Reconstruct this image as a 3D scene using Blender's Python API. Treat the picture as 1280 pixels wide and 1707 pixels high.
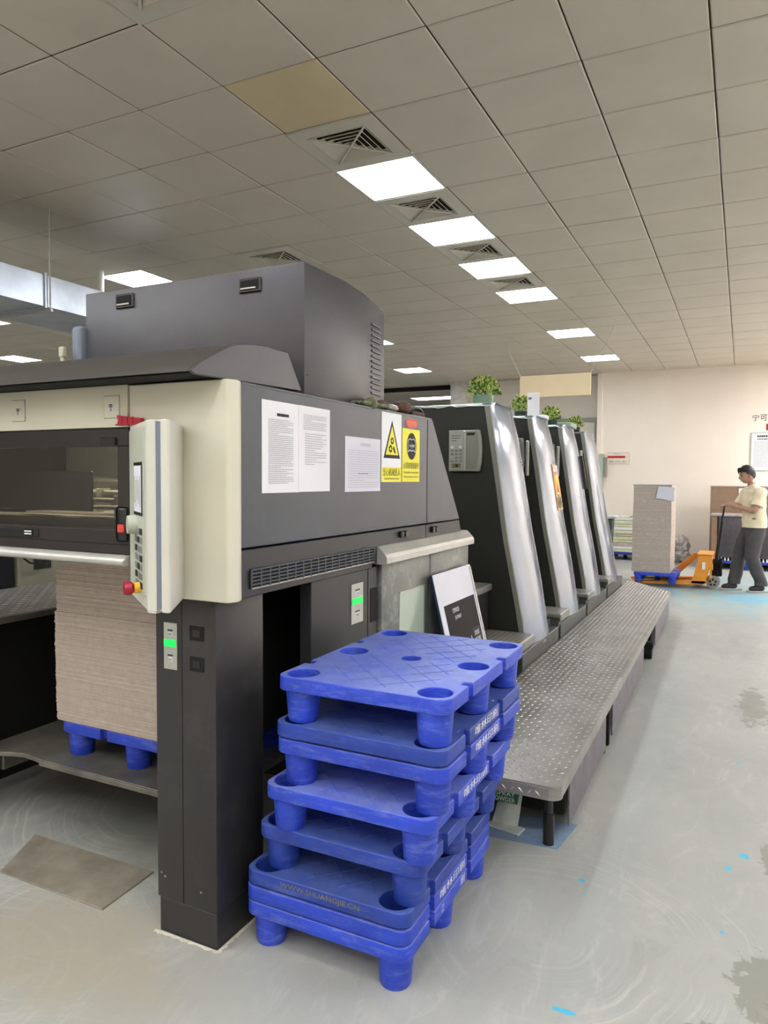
import bpy, bmesh, math, random
from mathutils import Vector, Matrix, noise
random.seed(7)
sc = bpy.context.scene
for o in list(bpy.data.objects): bpy.data.objects.remove(o)
PI = math.pi

# ---------------------------------------------------------------- camera
YAW, PITCH, ROLL, FPX = -0.46056384, -0.04775755, 0.00651398, 1202.51
def cam_axes():
    cy, sy, cp, sp = math.cos(YAW), math.sin(YAW), math.cos(PITCH), math.sin(PITCH)
    fw = Vector((sy*cp, cy*cp, sp)); rt = Vector((cy, -sy, 0)); up = rt.cross(fw)
    c, s = math.cos(ROLL), math.sin(ROLL)
    return c*rt + s*up, -s*rt + c*up, fw
rt, up, fw = cam_axes()
cd = bpy.data.cameras.new('camera'); cam = bpy.data.objects.new('camera', cd)
sc.collection.objects.link(cam)
M = Matrix.Identity(4)
for i in range(3): M[i][0] = rt[i]; M[i][1] = up[i]; M[i][2] = -fw[i]
M[2][3] = 1.5
cam.matrix_world = M
cd.sensor_fit = 'HORIZONTAL'; cd.sensor_width = 36; cd.lens = FPX/1280*36
cd.clip_start = .02; cd.clip_end = 100
sc.camera = cam
# ---------------------------------------------------------------- light and exposure
PANEL = 7.0          # strength of every LED ceiling panel
FILL = 12.0          # panels of the rows to the right, outside the picture
BACK = 6.6           # panels of the rows behind the camera
w = bpy.data.worlds.new('world'); sc.world = w; w.use_nodes = True
w.node_tree.nodes['Background'].inputs[0].default_value = (.8, .85, .9, 1)
w.node_tree.nodes['Background'].inputs[1].default_value = .3
sc.view_settings.view_transform = 'Standard'; sc.view_settings.look = 'None'
sc.view_settings.exposure = 1.70; sc.view_settings.gamma = 1
sc.view_settings.use_curve_mapping = False
sc.cycles.max_bounces = 8; sc.cycles.diffuse_bounces = 5; sc.cycles.glossy_bounces = 4
sc.cycles.caustics_reflective = False; sc.cycles.caustics_refractive = False

# ---------------------------------------------------------------- materials
def lin(h):
    h = h.lstrip('#'); v = [int(h[i:i+2], 16)/255 for i in (0, 2, 4)]
    return tuple(x/12.92 if x <= .04045 else ((x+.055)/1.055)**2.4 for x in v) + (1,)
class NT:
    def __init__(s, name):
        s.m = bpy.data.materials.new(name); s.m.use_nodes = True
        s.n = s.m.node_tree.nodes; s.l = s.m.node_tree.links; s.b = s.n['Principled BSDF']
    def node(s, t, **kw):
        n = s.n.new(t)
        for k, v in kw.items():
            if k.startswith('_'): n.inputs[k[1:]].default_value = v
            else: setattr(n, k, v)
        return n
    def link(s, a, b): s.l.new(a, b)
    def math(s, op, a, b=None, clamp=False):
        n = s.n.new('ShaderNodeMath'); n.operation = op; n.use_clamp = clamp
        for i, v in enumerate((a, b)):
            if v is None: continue
            if isinstance(v, (int, float)): n.inputs[i].default_value = v
            else: s.l.new(v, n.inputs[i])
        return n.outputs[0]
    def mix(s, f, a, b, mode='MIX'):
        n = s.n.new('ShaderNodeMix'); n.data_type = 'RGBA'; n.blend_type = mode
        if isinstance(f, (int, float)): n.inputs[0].default_value = f
        else: s.l.new(f, n.inputs[0])
        for i, v in ((6, a), (7, b)):
            if isinstance(v, tuple): n.inputs[i].default_value = v
            else: s.l.new(v, n.inputs[i])
        return n.outputs[2]
def mat(name, col, rough=.5, metal=0, var=.08, scale=6, bump=0, bscale=60, col2=None, spec=.5, wear=None, wscale=14, wamt=.6):
    t = NT(name); c = lin(col)
    tc = t.node('ShaderNodeNewGeometry')
    nz = t.node('ShaderNodeTexNoise', _Scale=scale, _Detail=6.0, _Roughness=.6)
    t.link(tc.outputs['Position'], nz.inputs['Vector'])
    r = t.node('ShaderNodeMapRange'); r.inputs[1].default_value = .3; r.inputs[2].default_value = .7
    t.link(nz.outputs['Fac'], r.inputs[0])
    c2 = lin(col2) if col2 else tuple(min(1, x*(1-var*2.2)) for x in c[:3])+(1,)
    c1 = c if col2 else tuple(min(1, x*(1+var)) for x in c[:3])+(1,)
    out = t.mix(r.outputs[0], c1, c2)
    if wear:
        n2 = t.node('ShaderNodeTexNoise', _Scale=wscale, _Detail=8.0, _Roughness=.75)
        t.link(tc.outputs['Position'], n2.inputs['Vector'])
        r2 = t.node('ShaderNodeMapRange'); r2.inputs[1].default_value = .52; r2.inputs[2].default_value = .75; r2.inputs[4].default_value = wamt
        t.link(n2.outputs['Fac'], r2.inputs[0])
        out = t.mix(r2.outputs[0], out, lin(wear))
    t.link(out, t.b.inputs['Base Color'])
    t.b.inputs['Roughness'].default_value = rough; t.b.inputs['Metallic'].default_value = metal
    t.b.inputs['Specular IOR Level'].default_value = spec
    if bump:
        n3 = t.node('ShaderNodeTexNoise', _Scale=bscale, _Detail=4.0)
        t.link(tc.outputs['Position'], n3.inputs['Vector'])
        bp = t.node('ShaderNodeBump', _Strength=bump, _Distance=.002)
        t.link(n3.outputs['Fac'], bp.inputs['Height']); t.link(bp.outputs[0], t.b.inputs['Normal'])
    return t.m
def dusty(name, col, dust, dcol):
    t = NT(name); g = t.node('ShaderNodeNewGeometry'); P = g.outputs['Position']
    tc = t.node('ShaderNodeTexCoord')
    def nz(s_, d, r, sc=None):
        n = t.node('ShaderNodeTexNoise', _Scale=s_, _Detail=float(d), _Roughness=r)
        if sc:
            m_ = t.node('ShaderNodeMapping'); m_.inputs['Scale'].default_value = sc; t.link(P, m_.inputs[0]); t.link(m_.outputs[0], n.inputs['Vector'])
        else: t.link(P, n.inputs['Vector'])
        return n.outputs['Fac']
    def rg(x, a, b, c=0, d=1):
        r = t.node('ShaderNodeMapRange'); 
        for i, v in enumerate((a, b, c, d)): r.inputs[i+1].default_value = v
        t.link(x, r.inputs[0]); return r.outputs[0]
    sep = t.node('ShaderNodeSeparateXYZ'); t.link(g.outputs['Normal'], sep.inputs[0])
    c = t.mix(rg(nz(7, 6, .6), .35, .65), lin(col), tuple(v*.72 for v in lin(col)[:3])+(1,))
    scr = rg(nz(9, 9, .8, (1, 1, 5)), .5, .68)
    c = t.mix(t.math('MULTIPLY', scr, .38), c, lin(dcol))
    upm = rg(sep.outputs[2], .6, .95)
    d = t.math('MULTIPLY', t.math('MULTIPLY', upm, rg(nz(6, 8, .75), .3, .62, .35, 1)), dust)
    c = t.mix(d, c, lin(dcol))
    t.link(c, t.b.inputs['Base Color']); t.b.inputs['Roughness'].default_value = .48
    n3 = nz(120, 4, .6); bp = t.node('ShaderNodeBump', _Strength=.45, _Distance=.002)
    t.link(n3, bp.inputs['Height']); t.link(bp.outputs[0], t.b.inputs['Normal']); return t.m
def emis(name, col, s, base=None):
    t = NT(name); t.b.inputs['Base Color'].default_value = lin(base or col)
    t.b.inputs['Emission Color'].default_value = lin(col); t.b.inputs['Emission Strength'].default_value = s
    return t.m
def flat(name, col, rough=.6, metal=0):
    return mat(name, col, rough, metal, var=.02)

MT = {}
MT['panel_light'] = emis('led_diffuser', '#f3f8ff', PANEL)
MT['panel_far'] = emis('led_diffuser_other', '#f1f7ff', FILL)
MT['panel_end'] = emis('led_diffuser_end', '#fbfaf8', FILL*2.4)
MT['panel_back'] = emis('led_diffuser_rear', '#fbfaf6', BACK)
MT['frame_white'] = flat('light_frame', '#d8d8d0', .4)
MT['ceil'] = mat('ceiling_metal_tile', '#d3c9ba', .45, 0, .03, 2)
MT['ceil_beige'] = mat('yellowed_ceiling_tile', '#d8c6a2', .5, 0, .03, 2)
MT['ceil_gap'] = flat('ceiling_grid_backing', '#4a463e', .8)  # dark backing plane that shows in the tile joints
MT['vent'] = mat('vent_paint', '#d0cabc', .45, 0, .03, 3)
MT['dark_void'] = flat('vent_throat', '#2a2a26', .9)
MT['wall'] = mat('cream_wall_paint', '#f3e8dc', .7, 0, .02, 1.2)
MT['wall_grey'] = mat('pale_grey_wall_paint', '#d3cdc2', .7, 0, .02, 1.2)
MT['marble'] = mat('veined_white_pillar', '#dedbd6', .35, 0, .1, 7, col2='#b4b1ac')
MT['grey_front'] = mat('machine_charcoal', '#3e3a36', .42, 0, .05, 3, bump=.15, bscale=300)
MT['grey_side'] = mat('machine_slate_grey', '#3f444d', .42, 0, .06, 3, bump=.15, bscale=300, wear='#5e6168', wscale=5, wamt=.3)
MT['hood'] = mat('hammered_grey_paint', '#47454a', .36, .1, .06, 4, bump=.35, bscale=260)
MT['skirt'] = mat('machine_dark_grey', '#27272b', .45, 0, .06, 4, bump=.1, bscale=300)
MT['column'] = mat('column_charcoal', '#2b2a2b', .4, 0, .06, 3, wear='#57585a', wscale=6, wamt=.3)
MT['cream'] = mat('machine_cream_paint', '#cfccbb', .38, 0, .03, 2.5)
MT['pod'] = mat('control_box_light_grey', '#c9c8be', .35, 0, .03, 4)
MT['pod_face'] = mat('control_face_grey', '#b7bcae', .4, 0, .03, 6)
MT['groove'] = flat('rubber_groove_blue_grey', '#6d7686', .5)
MT['black'] = flat('black_plastic', '#161616', .35)
MT['matblack'] = flat('matt_black', '#0c0c0c', .9)
MT['window_frame'] = mat('window_frame_dark', '#2b2624', .3, 0, .05, 5)
MT['steel'] = mat('brushed_steel', '#aaa69f', .35, .7, .08, 8)
MT['rail'] = mat('satin_aluminium_rail', '#bcbbb6', .33, .4, .06, 5)
MT['silver'] = mat('silver_cover_paint', '#8e97a8', .13, .3, .05, 2)
MT['bevel'] = mat('dull_silver_trim', '#8f9188', .4, .3, .06, 5)
MT['unit_dark'] = mat('unit_dark_green_grey', '#24251f', .5, 0, .1, 2.5, wear='#2c2c28', wscale=3, wamt=.3)
MT['base_grey'] = mat('unit_base_grey', '#4c4f4d', .5, 0, .08, 6, wear='#6a6c6a', wscale=10, wamt=.4)
MT['door'] = mat('scuffed_metal_door', '#6c716f', .4, .3, .1, 5, wear='#b2b6b4', wscale=9, wamt=.6)
MT['plate'] = mat('worn_checker_plate', '#96938e', .4, .4, .14, 5, wear='#bdb9b3', wscale=20, wamt=.5, bump=.2, bscale=200)
MT['plate_ridge'] = mat('tread_ridge_glint', '#d8d5d0', .28, .5, .1, 9)  # pale tone carries the specular glint of the ridges
MT['plate_side'] = mat('scratched_skirt_plate', '#6f6873', .45, .4, .15, 9, wear='#aaa4aa', wscale=26, wamt=.6)
MT['lift'] = mat('greasy_lift_plate', '#77756d', .45, .3, .2, 6, wear='#4f4c46', wscale=8, wamt=.6)
MT['blue'] = dusty('blue_pallet_plastic', '#2644c6', .45, '#8694c8')
MT['blue2'] = dusty('dirty_blue_pallet_plastic', '#2340a6', .5, '#6a7dab')
MT['blue3'] = dusty('bright_blue_pallet_plastic', '#2a4ad2', .6, '#97a5dc')
MT['board'] = mat('grey_board_edges', '#bcaea4', .8, 0, .06, 30, bump=.3)
MT['board2'] = mat('pale_board_edges', '#c6b8ac', .8, 0, .1, 20)
MT['kraft'] = mat('brown_carton', '#9a7d66', .8, 0, .08, 6)
MT['paper'] = mat('white_paper', '#e9e9ee', .7, 0, .02, 6)
MT['paper_blue'] = mat('cool_white_paper', '#dcdce8', .7, 0, .02, 6)
MT['ink'] = flat('grey_print', '#b4b5bb', .8)
MT['notice_cream'] = mat('cream_notice', '#efe6d4', .7, 0, .02, 6)
MT['ink_dark'] = flat('black_print', '#1d1d1d', .7)
MT['yellow'] = mat('yellow_sign_print', '#f2e928', .5, 0, .02, 6)
MT['red'] = flat('red_print', '#d8413c', .5)
MT['darkred'] = flat('red_plastic', '#a3112b', .35)
MT['estop_yellow'] = flat('yellow_plastic', '#e7b429', .35)
MT['white_print'] = flat('white_print', '#eef0f4', .6)
MT['yellow_print'] = flat('worn_yellow_print', '#7d7a4c', .7)
MT['green_led'] = emis('green_indicator', '#10d850', .32)
MT['label'] = mat('silver_label_plate', '#b4b6b1', .35, .4, .05, 8)
MT['pad'] = mat('operator_pad_grey', '#9a9b90', .4, .1, .05, 12)
MT['orange'] = mat('orange_paint', '#ee9a30', .4, 0, .06, 8)
MT['orange_sticker'] = flat('orange_sticker', '#ec9a55', .5)
MT['tyre'] = flat('grey_wheel_tread', '#9c9a94', .6)
MT['skin'] = mat('skin', '#bd8f78', .55, 0, .05, 12)
MT['shirt'] = mat('cream_cotton', '#efe0c0', .85, 0, .04, 14, bump=.5, bscale=60)
MT['trouser'] = mat('dark_grey_cloth', '#4d494b', .85, 0, .08, 10, bump=.5, bscale=60)
MT['hair'] = mat('black_hair', '#17130f', .5, 0, .2, 40)
MT['shoe'] = flat('black_shoe', '#2b2b2c', .6)
MT['sole'] = flat('pale_sole', '#b3b0aa', .6)
MT['sheet_metal'] = mat('galvanised_duct', '#bfc6d0', .28, .75, .12, 3)
MT['leaf'] = mat('leaf_green', '#8fb03c', .5, 0, .3, 60, col2='#dde08a')
MT['leaf_dark'] = mat('leaf_dark_green', '#476b2c', .5, 0, .3, 60)
MT['pot'] = mat('clear_green_pot', '#7f9a86', .2, 0, .1, 12)
MT['pot_dark'] = mat('dark_green_pot', '#22372b', .35, 0, .1, 12)
MT['board_cream'] = mat('blank_cream_board', '#f3dcb4', .6, 0, .03, 3)
MT['dustgreen'] = mat('olive_cloth_glove', '#7c8268', .9, 0, .2, 30)
MT['brownroll'] = mat('brown_wound_twine', '#6b4d46', .8, 0, .3, 60)
MT['bag'] = mat('white_powder_bag', '#c8cec9', .35, 0, .1, 14)
MT['bag_green'] = flat('green_bag_print', '#2f7550', .5)
MT['bale'] = mat('dark_wrapped_bale', '#4a464c', .4, 0, .1, 12, wear='#77747c', wscale=25, wamt=.4)
MT['bin_green'] = mat('dark_green_bin', '#3c4a44', .5, 0, .1, 9)
MT['film'] = mat('crumpled_film', '#b8b0ad', .3, 0, .25, 12)
MT['navy'] = flat('poster_back_navy', '#1c2a4a', .4)
MT['poster'] = mat('poster_black_gloss', '#131217', .6, 0, .2, 3, spec=.15)
MT['poster_panel'] = mat('poster_grey_box', '#38363c', .6, 0, .1, 3, spec=.2)
MT['hatch'] = mat('worn_floor_hatch', '#9a9284', .5, .2, .15, 6, wear='#b8b1a2', wscale=10, wamt=.5)
MT['rust'] = mat('rust_stain_rim', '#a56a50', .8, 0, .3, 40)
MT['cabinet_pale'] = mat('pale_green_cabinet', '#b9b79f', .45, 0, .05, 5)
MT['glassy'] = None
t = NT('tinted_window_glass'); t.b.inputs['Base Color'].default_value = (.75, .76, .72, 1)
t.b.inputs['Transmission Weight'].default_value = 1; t.b.inputs['Roughness'].default_value = .02; t.b.inputs['IOR'].default_value = 1.5
MT['glassy'] = t.m
t = NT('frosted_green_glass'); t.b.inputs['Base Color'].default_value = lin('#a9b8a8'); t.b.inputs['Roughness'].default_value = .12
MT['pane'] = t.m

# floor: worn grey resin paint with mop swirls, bare patches and blue paint showing through
def floor_mat():
    t = NT('worn_grey_floor_paint')
    g = t.node('ShaderNodeNewGeometry'); P = g.outputs['Position']
    def nz(scale, detail=6, rough=.6, dist=0):
        n = t.node('ShaderNodeTexNoise', _Scale=scale, _Detail=float(detail), _Roughness=rough, _Distortion=float(dist))
        t.link(P, n.inputs['Vector']); return n
    def rng(x, a, b, c=0, d=1):
        r = t.node('ShaderNodeMapRange'); r.interpolation_type = 'SMOOTHSTEP'
        for i, v in enumerate((a, b, c, d)): r.inputs[i+1].default_value = v
        t.link(x, r.inputs[0]); return r.outputs[0]
    big = nz(.9, 5); med = nz(5, 8, .7); fine = nz(40, 6, .7)
    c = t.mix(rng(big.outputs['Fac'], .3, .7), lin('#a9aaa4'), lin('#9c9e9b'))
    c = t.mix(rng(med.outputs['Fac'], .5, .75, 0, .4), c, lin('#b9b9b3'))
    c = t.mix(rng(fine.outputs['Fac'], .55, .8, 0, .25), c, lin('#83827c'))
    # swirls
    sep = t.node('ShaderNodeSeparateXYZ'); t.link(P, sep.inputs[0])
    X, Y = sep.outputs[0], sep.outputs[1]
    wob = nz(1.6, 3)
    def dist(cx, cy, sx=1, sy=1):
        dx = t.math('MULTIPLY', t.math('SUBTRACT', X, cx), 1/sx); dy = t.math('MULTIPLY', t.math('SUBTRACT', Y, cy), 1/sy)
        return t.math('SQRT', t.math('ADD', t.math('MULTIPLY', dx, dx), t.math('MULTIPLY', dy, dy)))
    hsum = None
    for cx, cy, r in ((-2.1, 1.25, .62), (-1.0, 1.2, .6), (-2.3, 2.5, .75), (-.55, 2.3, .5), (-1.5, 1.0, .5), (-1.95, 1.62, .35)):
        d = t.math('ADD', dist(cx, cy), t.math('MULTIPLY', wob.outputs['Fac'], .14))
        n = t.node('ShaderNodeTexNoise', _Scale=1.0, _Detail=5.0, _Roughness=.75); n.noise_dimensions = '1D'
        t.link(t.math('MULTIPLY', d, 34), n.inputs['W'])
        k = t.math('MULTIPLY', rng(n.outputs['Fac'], .42, .8), rng(d, r+.15, r+.35, 1, 0))
        k = t.math('MULTIPLY', t.math('MULTIPLY', k, rng(big.outputs['Fac'], .4, .6, 0, 1)), rng(med.outputs['Fac'], .35, .6, .3, 1))
        hsum = k if hsum is None else t.math('MAXIMUM', hsum, k)
    c = t.mix(t.math('MULTIPLY', hsum, .7), c, lin('#cccbc3'))
    st_ = t.node('ShaderNodeTexNoise', _Scale=2.0, _Detail=9.0, _Roughness=.75, _Distortion=1.2)
    mp_ = t.node('ShaderNodeMapping'); mp_.inputs['Scale'].default_value = (3, 1, 1); mp_.inputs['Rotation'].default_value = (0, 0, .6)
    t.link(P, mp_.inputs[0]); t.link(mp_.outputs[0], st_.inputs['Vector'])
    c = t.mix(rng(st_.outputs['Fac'], .5, .72, 0, .45), c, lin('#c6c6c0'))
    c = t.mix(rng(st_.outputs['Fac'], .46, .3, 0, .3), c, lin('#85877f'))
    # dusty brownish zone by the column and shade painted into the floor under the delivery
    ed = nz(3.5, 8, .7, .4)
    ed2 = nz(13, 8, .7, .6)
    def blob(cx, cy, sx, sy, soft=.35, noise_amt=.8, e=None):
        d = dist(cx, cy, sx, sy)
        d = t.math('ADD', d, t.math('MULTIPLY', t.math('SUBTRACT', (e or ed).outputs['Fac'], .5), noise_amt))
        return rng(d, 1-soft, 1+soft*.2, 1, 0)
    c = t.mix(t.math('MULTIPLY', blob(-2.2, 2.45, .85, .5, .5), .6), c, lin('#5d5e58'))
    c = t.mix(t.math('MULTIPLY', blob(-1.9, 1.55, .55, .35, .7, 2.0), .6), c, lin('#aaa18d'))
    # cool grey strip right of the platform
    c = t.mix(t.math('MULTIPLY', blob(-.42, 5.2, .2, 3.4, .6, .5), .3), c, lin('#9aa0a4'))
    # worn bare patches
    for a in ((.10, 2.34, .085, .16), (.16, 3.16, .06, .12), (.10, 5.3, .08, .42), (-.05, 2.08, .05, .05), (.22, 2.2, .12, .12)):
        c = t.mix(t.math('MULTIPLY', blob(*a, soft=.05, noise_amt=3.2, e=ed2), .8), c, lin('#83847a'))
    # blue paint flecks
    for a in ((-.411, 1.991, .035, .012), (-.498, 2.69, .012, .014), (-.02, 2.583, .01, .012), (.045, 3.16, .02, .022), (-.01, 3.03, .012, .02), (.02, 4.2, .01, .02), (-.47, 2.6, .012, .004)):
        c = t.mix(blob(*a, soft=.2, noise_amt=2, e=ed2), c, lin('#4fb4d0'))
    # blue worn lane by the pallet truck
    lane = t.math('MULTIPLY', blob(-.2, 10.6, 1.6, 2.2, .6, 1.0), rng(med.outputs['Fac'], .38, .62))
    c = t.mix(t.math('MULTIPLY', lane, .75), c, lin('#7db6c8'))
    lane2 = t.math('MULTIPLY', blob(.2, 10.1, .5, .35, .5, 1.0), .8)
    c = t.mix(lane2, c, lin('#6fb0cc'))
    t.link(c, t.b.inputs['Base Color'])
    t.link(rng(med.outputs['Fac'], .3, .7, .34, .5), t.b.inputs['Roughness'])
    bp = t.node('ShaderNodeBump', _Strength=.25, _Distance=.002)
    t.link(t.math('ADD', hsum, t.math('MULTIPLY', med.outputs['Fac'], .6)), bp.inputs['Height'])
    t.link(bp.outputs[0], t.b.inputs['Normal'])
    return t.m
MT['floor'] = floor_mat()

# ---------------------------------------------------------------- geometry helpers
class B:
    def __init__(s): s.bm = bmesh.new()
    def _bev(s, vs, bev, seg=1):
        es = {e for v in vs for e in v.link_edges}
        if bev: bmesh.ops.bevel(s.bm, geom=list(es), offset=bev, segments=seg, affect='EDGES', profile=.5)
    def box(s, x0, x1, y0, y1, z0, z1, bev=0, seg=1):
        r = bmesh.ops.create_cube(s.bm, size=1)['verts']
        for v in r:
            v.co = Vector((x0+(v.co.x+.5)*(x1-x0), y0+(v.co.y+.5)*(y1-y0), z0+(v.co.z+.5)*(z1-z0)))
        s._bev(r, bev, seg); return s
    def prism(s, pts, ax, a, b, bev=0, seg=1):
        # pts in the two other axes (in x,y,z order); ax = 'x','y','z'
        def P(u, v, t):
            return {'x': (t, u, v), 'y': (u, t, v), 'z': (u, v, t)}[ax]
        A = [s.bm.verts.new(P(u, v, a)) for u, v in pts]; Bv = [s.bm.verts.new(P(u, v, b)) for u, v in pts]
        n = len(pts); fs = [s.bm.faces.new(A), s.bm.faces.new(Bv[::-1])]
        for i in range(n): fs.append(s.bm.faces.new((A[i], Bv[i], Bv[(i+1) % n], A[(i+1) % n])))
        bmesh.ops.recalc_face_normals(s.bm, faces=fs)
        s._bev(A+Bv, bev, seg); return s
    def cyl(s, p0, p1, r, r2=None, n=16, cap=True):
        p0, p1 = Vector(p0), Vector(p1); d = p1-p0; r2 = r if r2 is None else r2
        q = d.to_track_quat('Z', 'Y').to_matrix()
        ring = []
        for p, rr in ((p0, r), (p1, r2)):
            ring.append([s.bm.verts.new(p + q @ Vector((math.cos(2*PI*i/n)*rr, math.sin(2*PI*i/n)*rr, 0))) for i in range(n)])
        for i in range(n):
            s.bm.faces.new((ring[0][i], ring[0][(i+1) % n], ring[1][(i+1) % n], ring[1][i]))
        if cap: s.bm.faces.new(ring[0][::-1]); s.bm.faces.new(ring[1])
        return s
    def lathe(s, prof, c=(0, 0, 0), n=24):
        rings = []
        for r, z in prof:
            if r < 1e-5: rings.append([s.bm.verts.new((c[0], c[1], c[2]+z))])
            else: rings.append([s.bm.verts.new((c[0]+math.cos(2*PI*i/n)*r, c[1]+math.sin(2*PI*i/n)*r, c[2]+z)) for i in range(n)])
        for a, b in zip(rings, rings[1:]):
            for i in range(n):
                j = (i+1) % n
                if len(a) == 1: s.bm.faces.new((a[0], b[j], b[i])) if len(b) > 1 else None
                elif len(b) == 1: s.bm.faces.new((a[i], a[j], b[0]))
                else: s.bm.faces.new((a[i], a[j], b[j], b[i]))
        return s
    def tube(s, path, r, n=8):
        path = [Vector(p) for p in path]; rings = []
        for i, p in enumerate(path):
            d = (path[min(i+1, len(path)-1)]-path[max(i-1, 0)]).normalized()
            q = d.to_track_quat('Z', 'Y').to_matrix(); rr = r[i] if isinstance(r, (list, tuple)) else r
            rings.append([s.bm.verts.new(p+q @ Vector((math.cos(2*PI*k/n)*rr, math.sin(2*PI*k/n)*rr, 0))) for k in range(n)])
        for a, b in zip(rings, rings[1:]):
            for k in range(n): s.bm.faces.new((a[k], a[(k+1) % n], b[(k+1) % n], b[k]))
        s.bm.faces.new(rings[0][::-1]); s.bm.faces.new(rings[-1]); return s
    def ball(s, c, r, sub=2, f=None):
        vs = bmesh.ops.create_icosphere(s.bm, subdivisions=sub, radius=1)['verts']
        r = r if isinstance(r, (tuple, list)) else (r, r, r)
        for v in vs:
            k = f(v.co) if f else 1
            v.co = Vector((c[0]+v.co.x*r[0]*k, c[1]+v.co.y*r[1]*k, c[2]+v.co.z*r[2]*k))
        return s
    def quad(s, *p):
        s.bm.faces.new([s.bm.verts.new(x) for x in p]); return s
    def xf(s, m):
        bmesh.ops.transform(s.bm, matrix=m, verts=s.bm.verts); return s
OFF = {}
COL = sc.collection
def off(o): return OFF.get(o.name, Vector((0, 0, 0))) if o else Vector((0, 0, 0))
def link_mesh(name, me, m, parent, smooth):
    if m is not None and not me.materials: me.materials.append(MT[m] if isinstance(m, str) else m)
    if smooth:
        me.shade_smooth(); me.set_sharp_from_angle(angle=math.radians(smooth if smooth > 1 else 35))
    o = bpy.data.objects.new(name, me); COL.objects.link(o)
    if parent: o.parent = parent
    return o
def mk(name, b, m, parent=None, loc=None, smooth=0, kind=None, label=None, cat=None, group=None, local=False):
    me = bpy.data.meshes.new(name); o3 = off(parent) if parent else Vector(loc or (0, 0, 0))
    if not local: bmesh.ops.translate(b.bm, verts=b.bm.verts, vec=-o3)
    bmesh.ops.recalc_face_normals(b.bm, faces=b.bm.faces)
    b.bm.to_mesh(me); b.bm.free()
    o = link_mesh(name, me, m, parent, smooth)
    if not parent: o.location = o3
    OFF[o.name] = o3
    tag(o, label, cat, group, kind); return o
def tag(o, label=None, cat=None, group=None, kind=None):
    if label: o['label'] = label
    if cat: o['category'] = cat
    if group: o['group'] = group
    if kind: o['kind'] = kind
    return o
def thing(name, label, cat, loc, group=None):
    o = bpy.data.objects.new(name, None); COL.objects.link(o); o.location = loc; o.empty_display_size = .1
    OFF[o.name] = Vector(loc); return tag(o, label, cat, group)
def children(o): return CH.get(o, [])
def copy_tree(o, kids, parent=None):
    c = o.copy(); COL.objects.link(c)
    if parent: c.parent = parent
    for k in kids.get(o.name, []): copy_tree(k, kids, c)
    return c
def kidmap(root):
    m = {}
    for o in COL.objects:
        if o.parent: m.setdefault(o.parent.name, []).append(o)
    return m
def text(name, s, m, parent, w, h, origin, ux, uz, ext=.0006, center=False, local=False):
    """lettering as a flat mesh w wide and h high; origin = lower left, ux along the line, uz up"""
    cu = bpy.data.curves.new(name, 'FONT'); cu.body = s; cu.size = 1; cu.resolution_u = 2; cu.extrude = 0
    ob = bpy.data.objects.new(name, cu); COL.objects.link(ob)
    dg = bpy.context.evaluated_depsgraph_get(); me = bpy.data.meshes.new_from_object(ob.evaluated_get(dg))
    bpy.data.objects.remove(ob); bpy.data.curves.remove(cu)
    xs = [v.co.x for v in me.vertices]; ys = [v.co.y for v in me.vertices]
    if not xs: return None
    x0, x1, y0, y1 = min(xs), max(xs), min(ys), max(ys)
    ux, uz, o3 = Vector(ux).normalized(), Vector(uz).normalized(), Vector(origin)
    n = ux.cross(uz); base = Vector((0, 0, 0)) if local else off(parent)
    for v in me.vertices:
        v.co = o3 + ux*((v.co.x-x0)/(x1-x0)*w) + uz*((v.co.y-y0)/(y1-y0)*h) + n*ext - base
    me.materials.clear(); me.materials.append(MT[m])
    o = bpy.data.objects.new(name, me); COL.objects.link(o); o.parent = parent
    OFF[o.name] = off(parent); return o
def prints(name, m, parent, origin, ux, uz, w, h, rows, seed=1, fill=.75, th=.35, ext=.0008, word=(.03, .12)):
    """lines of small print: rows of short dashes"""
    rnd = random.Random(seed); b = B(); ux, uz, o3 = Vector(ux), Vector(uz), Vector(origin); n = ux.cross(uz)*ext
    for r in range(rows):
        zt = h*(1-(r+.2)/rows); zb = zt-h/rows*th; x = 0; end = w*(1 if rnd.random() < fill else rnd.uniform(.3, .9))
        while x < end-.001:
            l = min(rnd.uniform(*word)*w, end-x)
            b.quad(o3+ux*x+uz*zb+n, o3+ux*(x+l)+uz*zb+n, o3+ux*(x+l)+uz*zt+n, o3+ux*x+uz*zt+n); x += l+w*.012
    return mk(name, b, m, parent, kind='stuff')

CZ = 3.616                                  # ceiling height
X0, Y0, T = -2.59129666, 3.21085844, .6     # ceiling grid origin and tile size
# ---------------------------------------------------------------- room
mk('floor', B().quad((-16, -5, 0), (5.5, -5, 0), (5.5, 27, 0), (-16, 27, 0)), 'floor', kind='structure')
ceil = mk('ceiling', B().box(-16, 5.5, -5, 27, CZ+.02, CZ+.06), 'ceil_gap', kind='structure')
b = B().box(-2.59, 5.5, 15.0, 15.15, 0, CZ+.02)
mk('wall_back', b, 'wall', kind='structure')
mk('wall_back_recess', B().box(-5.45, -2.59, 15.12, 15.27, 0, CZ+.02), 'wall_grey', kind='structure')
mk('trim_1', B().box(-5.6, -2.59, 15.09, 15.12, CZ-.12, CZ-.02, .004), 'wall_grey', kind='structure')
mk('trim_2', B().box(-2.66, -2.56, 14.97, 15.12, 0, CZ, .006), 'wall', kind='structure')
mk('trim_3', B().box(-5.82, -5.45, 14.98, 15.3, 0, CZ, .01), 'marble', kind='structure')
mk('trim_4', B().box(-14, -5.82, 15.5, 15.62, CZ-.09, CZ+.01), 'matblack', kind='structure')
mk('wall_left', B().box(-16.1, -16, -5, 27, 0, CZ+.05), 'wall_grey', kind='structure')
mk('wall_right', B().box(5.5, 5.6, -5, 27, 0, CZ+.05), 'wall', kind='structure')
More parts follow.
